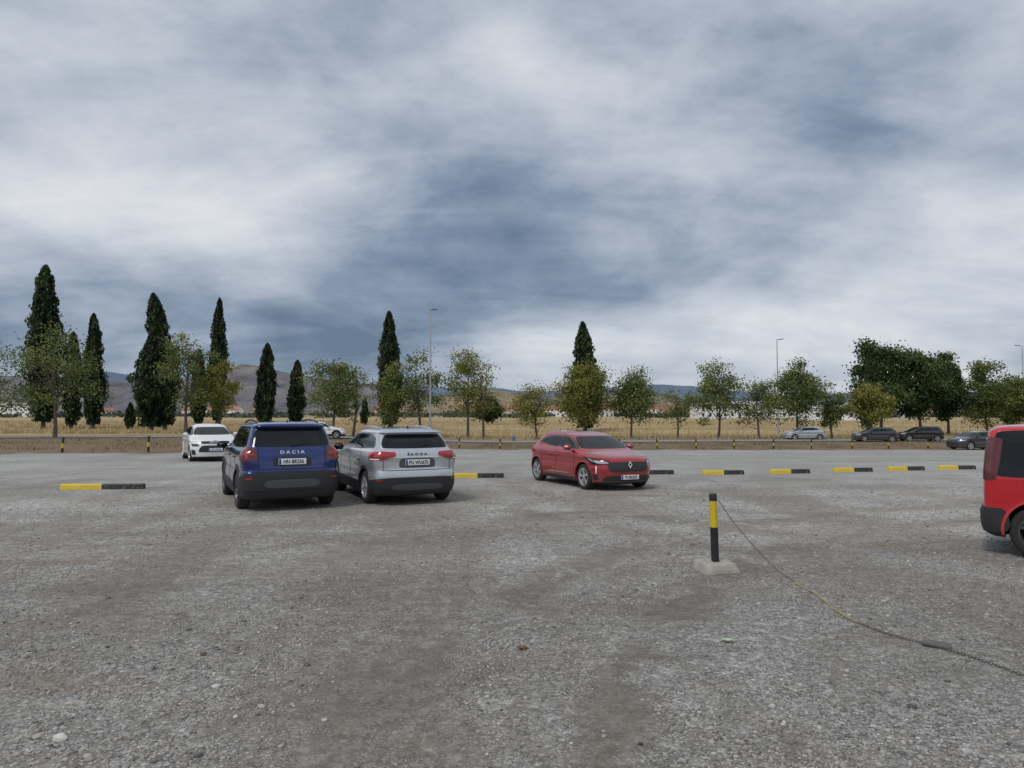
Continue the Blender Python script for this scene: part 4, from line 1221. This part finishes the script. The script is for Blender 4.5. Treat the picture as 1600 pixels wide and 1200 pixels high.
hall('warehouse', 30, 16, 6, 92, 300, (.76, .76, .74), (.55, .50, .48), 'pale warehouse among the trees', .0)
hall('warehouse', 40, 16, 7, 205, 400, (.50, .62, .75), (.5, .5, .52), 'long pale blue industrial hall', -.1)
hall('warehouse', 36, 16, 7, 250, 540, (.72, .70, .66), (.33, .33, .35), 'long pale industrial hall with dark roof', 0)
sil = ringed('silo', [(3.2, 0, 0), (3.2, 13, 0), (2.8, 13.6, 0), (.6, 15.2, 0)], 20, [pmat('silo_steel', (.66, .68, .71), .5, metal=.1)])
for (x, y) in ((145, 395), (152, 397), (159, 399)):
    tag(obj('silo', sil, None, (x, y, 0)), 'tall pale grey steel silo with conical top', 'silo', 'silos of the distant plant')

# ------------------------------------------------------------------ sky
SUN_EL, SUN_ROT = R(52), R(215)
w = bpy.data.worlds.new("World"); SC.world = w; w.use_nodes = True
t = NT(w.node_tree)
for n in list(t.n): t.n.remove(n)
sky = t.new('ShaderNodeTexSky', sky_type='NISHITA'); sky.sun_disc = False; sky.sun_elevation = SUN_EL; sky.sun_rotation = SUN_ROT
bg1 = t.new('ShaderNodeBackground'); t.l.new(sky.outputs[0], bg1.inputs[0]); bg1.inputs[1].default_value = .10
gen = t.new('ShaderNodeTexCoord').outputs['Generated']
x, y, z = t.sep(gen)
zz = t.math('ADD', t.math('MAXIMUM', z, 0.0), .28)
pl = t.comb(t.math('DIVIDE', x, zz), t.math('DIVIDE', y, zz), t.math('MULTIPLY', z, 1.0))
n1 = t.noise(t.mapping(pl, (.8, 1.0, 1), (0, 0, R(-28)), (3.1, 1.7, 0)), 1.6, 8, .55, .35)
n2 = t.noise(t.mapping(pl, (.8, 1, 1), (0, 0, R(20)), (8.2, 4.4, 0)), .7, 3, .5, .3)
n3 = t.noise(t.mapping(pl, (.45, 1.5, 1), (0, 0, R(-32)), (1, 9, 0)), 3.6, 6, .62, .7)
n4 = t.noise(t.mapping(gen, (1, 1, 1.8), (0, 0, 0), (2.3, .7, .4)), 5.5, 7, .56, .2)
s = t.math('ADD', t.math('ADD', t.math('MULTIPLY', n1, .44), t.math('MULTIPLY', n2, .34)), t.math('ADD', t.math('MULTIPLY', n3, .12), t.math('MULTIPLY', n4, .30)))
s = t.math('SUBTRACT', s, .018)
belt = t.math('MULTIPLY', t.rng(z, .01, .07), t.rng(z, .27, .10))
lf = t.rng(x, .15, -.30)
s = t.math('SUBTRACT', s, t.math('MULTIPLY', t.math('MULTIPLY', belt, lf), .13))
mid = t.math('MULTIPLY', t.math('MULTIPLY', t.rng(z, .10, .2), t.rng(z, .42, .26)), t.math('MULTIPLY', t.rng(x, -.40, -.1), t.rng(x, .30, .05)))
s = t.math('SUBTRACT', s, t.math('MULTIPLY', mid, .045))
left_hi = t.math('MULTIPLY', t.rng(z, .14, .26), t.rng(x, -.12, -.42))
s = t.math('ADD', s, t.math('MULTIPLY', left_hi, .045))
rlow = t.math('MULTIPLY', t.rng(z, .30, .08), t.rng(x, .10, .5))
s = t.math('ADD', s, t.math('MULTIPLY', rlow, .03))
colr = t.ramp(s, [(.37, (.13, .185, .275)), (.45, (.235, .30, .40)), (.52, (.385, .445, .535)), (.585, (.52, .565, .64)), (.65, (.65, .68, .73)), (.75, (.82, .84, .865))])
hz = t.rng(z, .05, .0)
colr = t.mix(t.math('MULTIPLY', hz, .5), colr, (.46, .52, .59))
bg2 = t.new('ShaderNodeBackground'); t.l.new(colr, bg2.inputs[0]); bg2.inputs[1].default_value = 1.0
mx = t.new('ShaderNodeMixShader'); mx.inputs[0].default_value = .94
t.l.new(bg1.outputs[0], mx.inputs[1]); t.l.new(bg2.outputs[0], mx.inputs[2])
out = t.new('ShaderNodeOutputWorld'); t.l.new(mx.outputs[0], out.inputs[0])

sl = bpy.data.lights.new('sun', 'SUN'); sl.energy = 1.5; sl.angle = R(14); sl.color = (1, .96, .9)
so = bpy.data.objects.new('sun', sl); COL.objects.link(so)
dirv = Vector((math.sin(SUN_ROT)*math.cos(SUN_EL), math.cos(SUN_ROT)*math.cos(SUN_EL), math.sin(SUN_EL)))
so.rotation_euler = dirv.to_track_quat('Z', 'Y').to_euler()

# ------------------------------------------------------------------ camera
cam = bpy.data.cameras.new('camera'); co = bpy.data.objects.new('camera', cam); COL.objects.link(co)
co.location = (0, 0, 1.8); co.rotation_euler = (R(90 + 2.42), 0, 0)
cam.sensor_width = 36; cam.lens = 1110/1600*36; cam.clip_end = 30000; cam.clip_start = .05
SC.camera = co
SC.view_settings.view_transform = 'Standard'; SC.view_settings.look = 'None'; SC.view_settings.exposure = 0
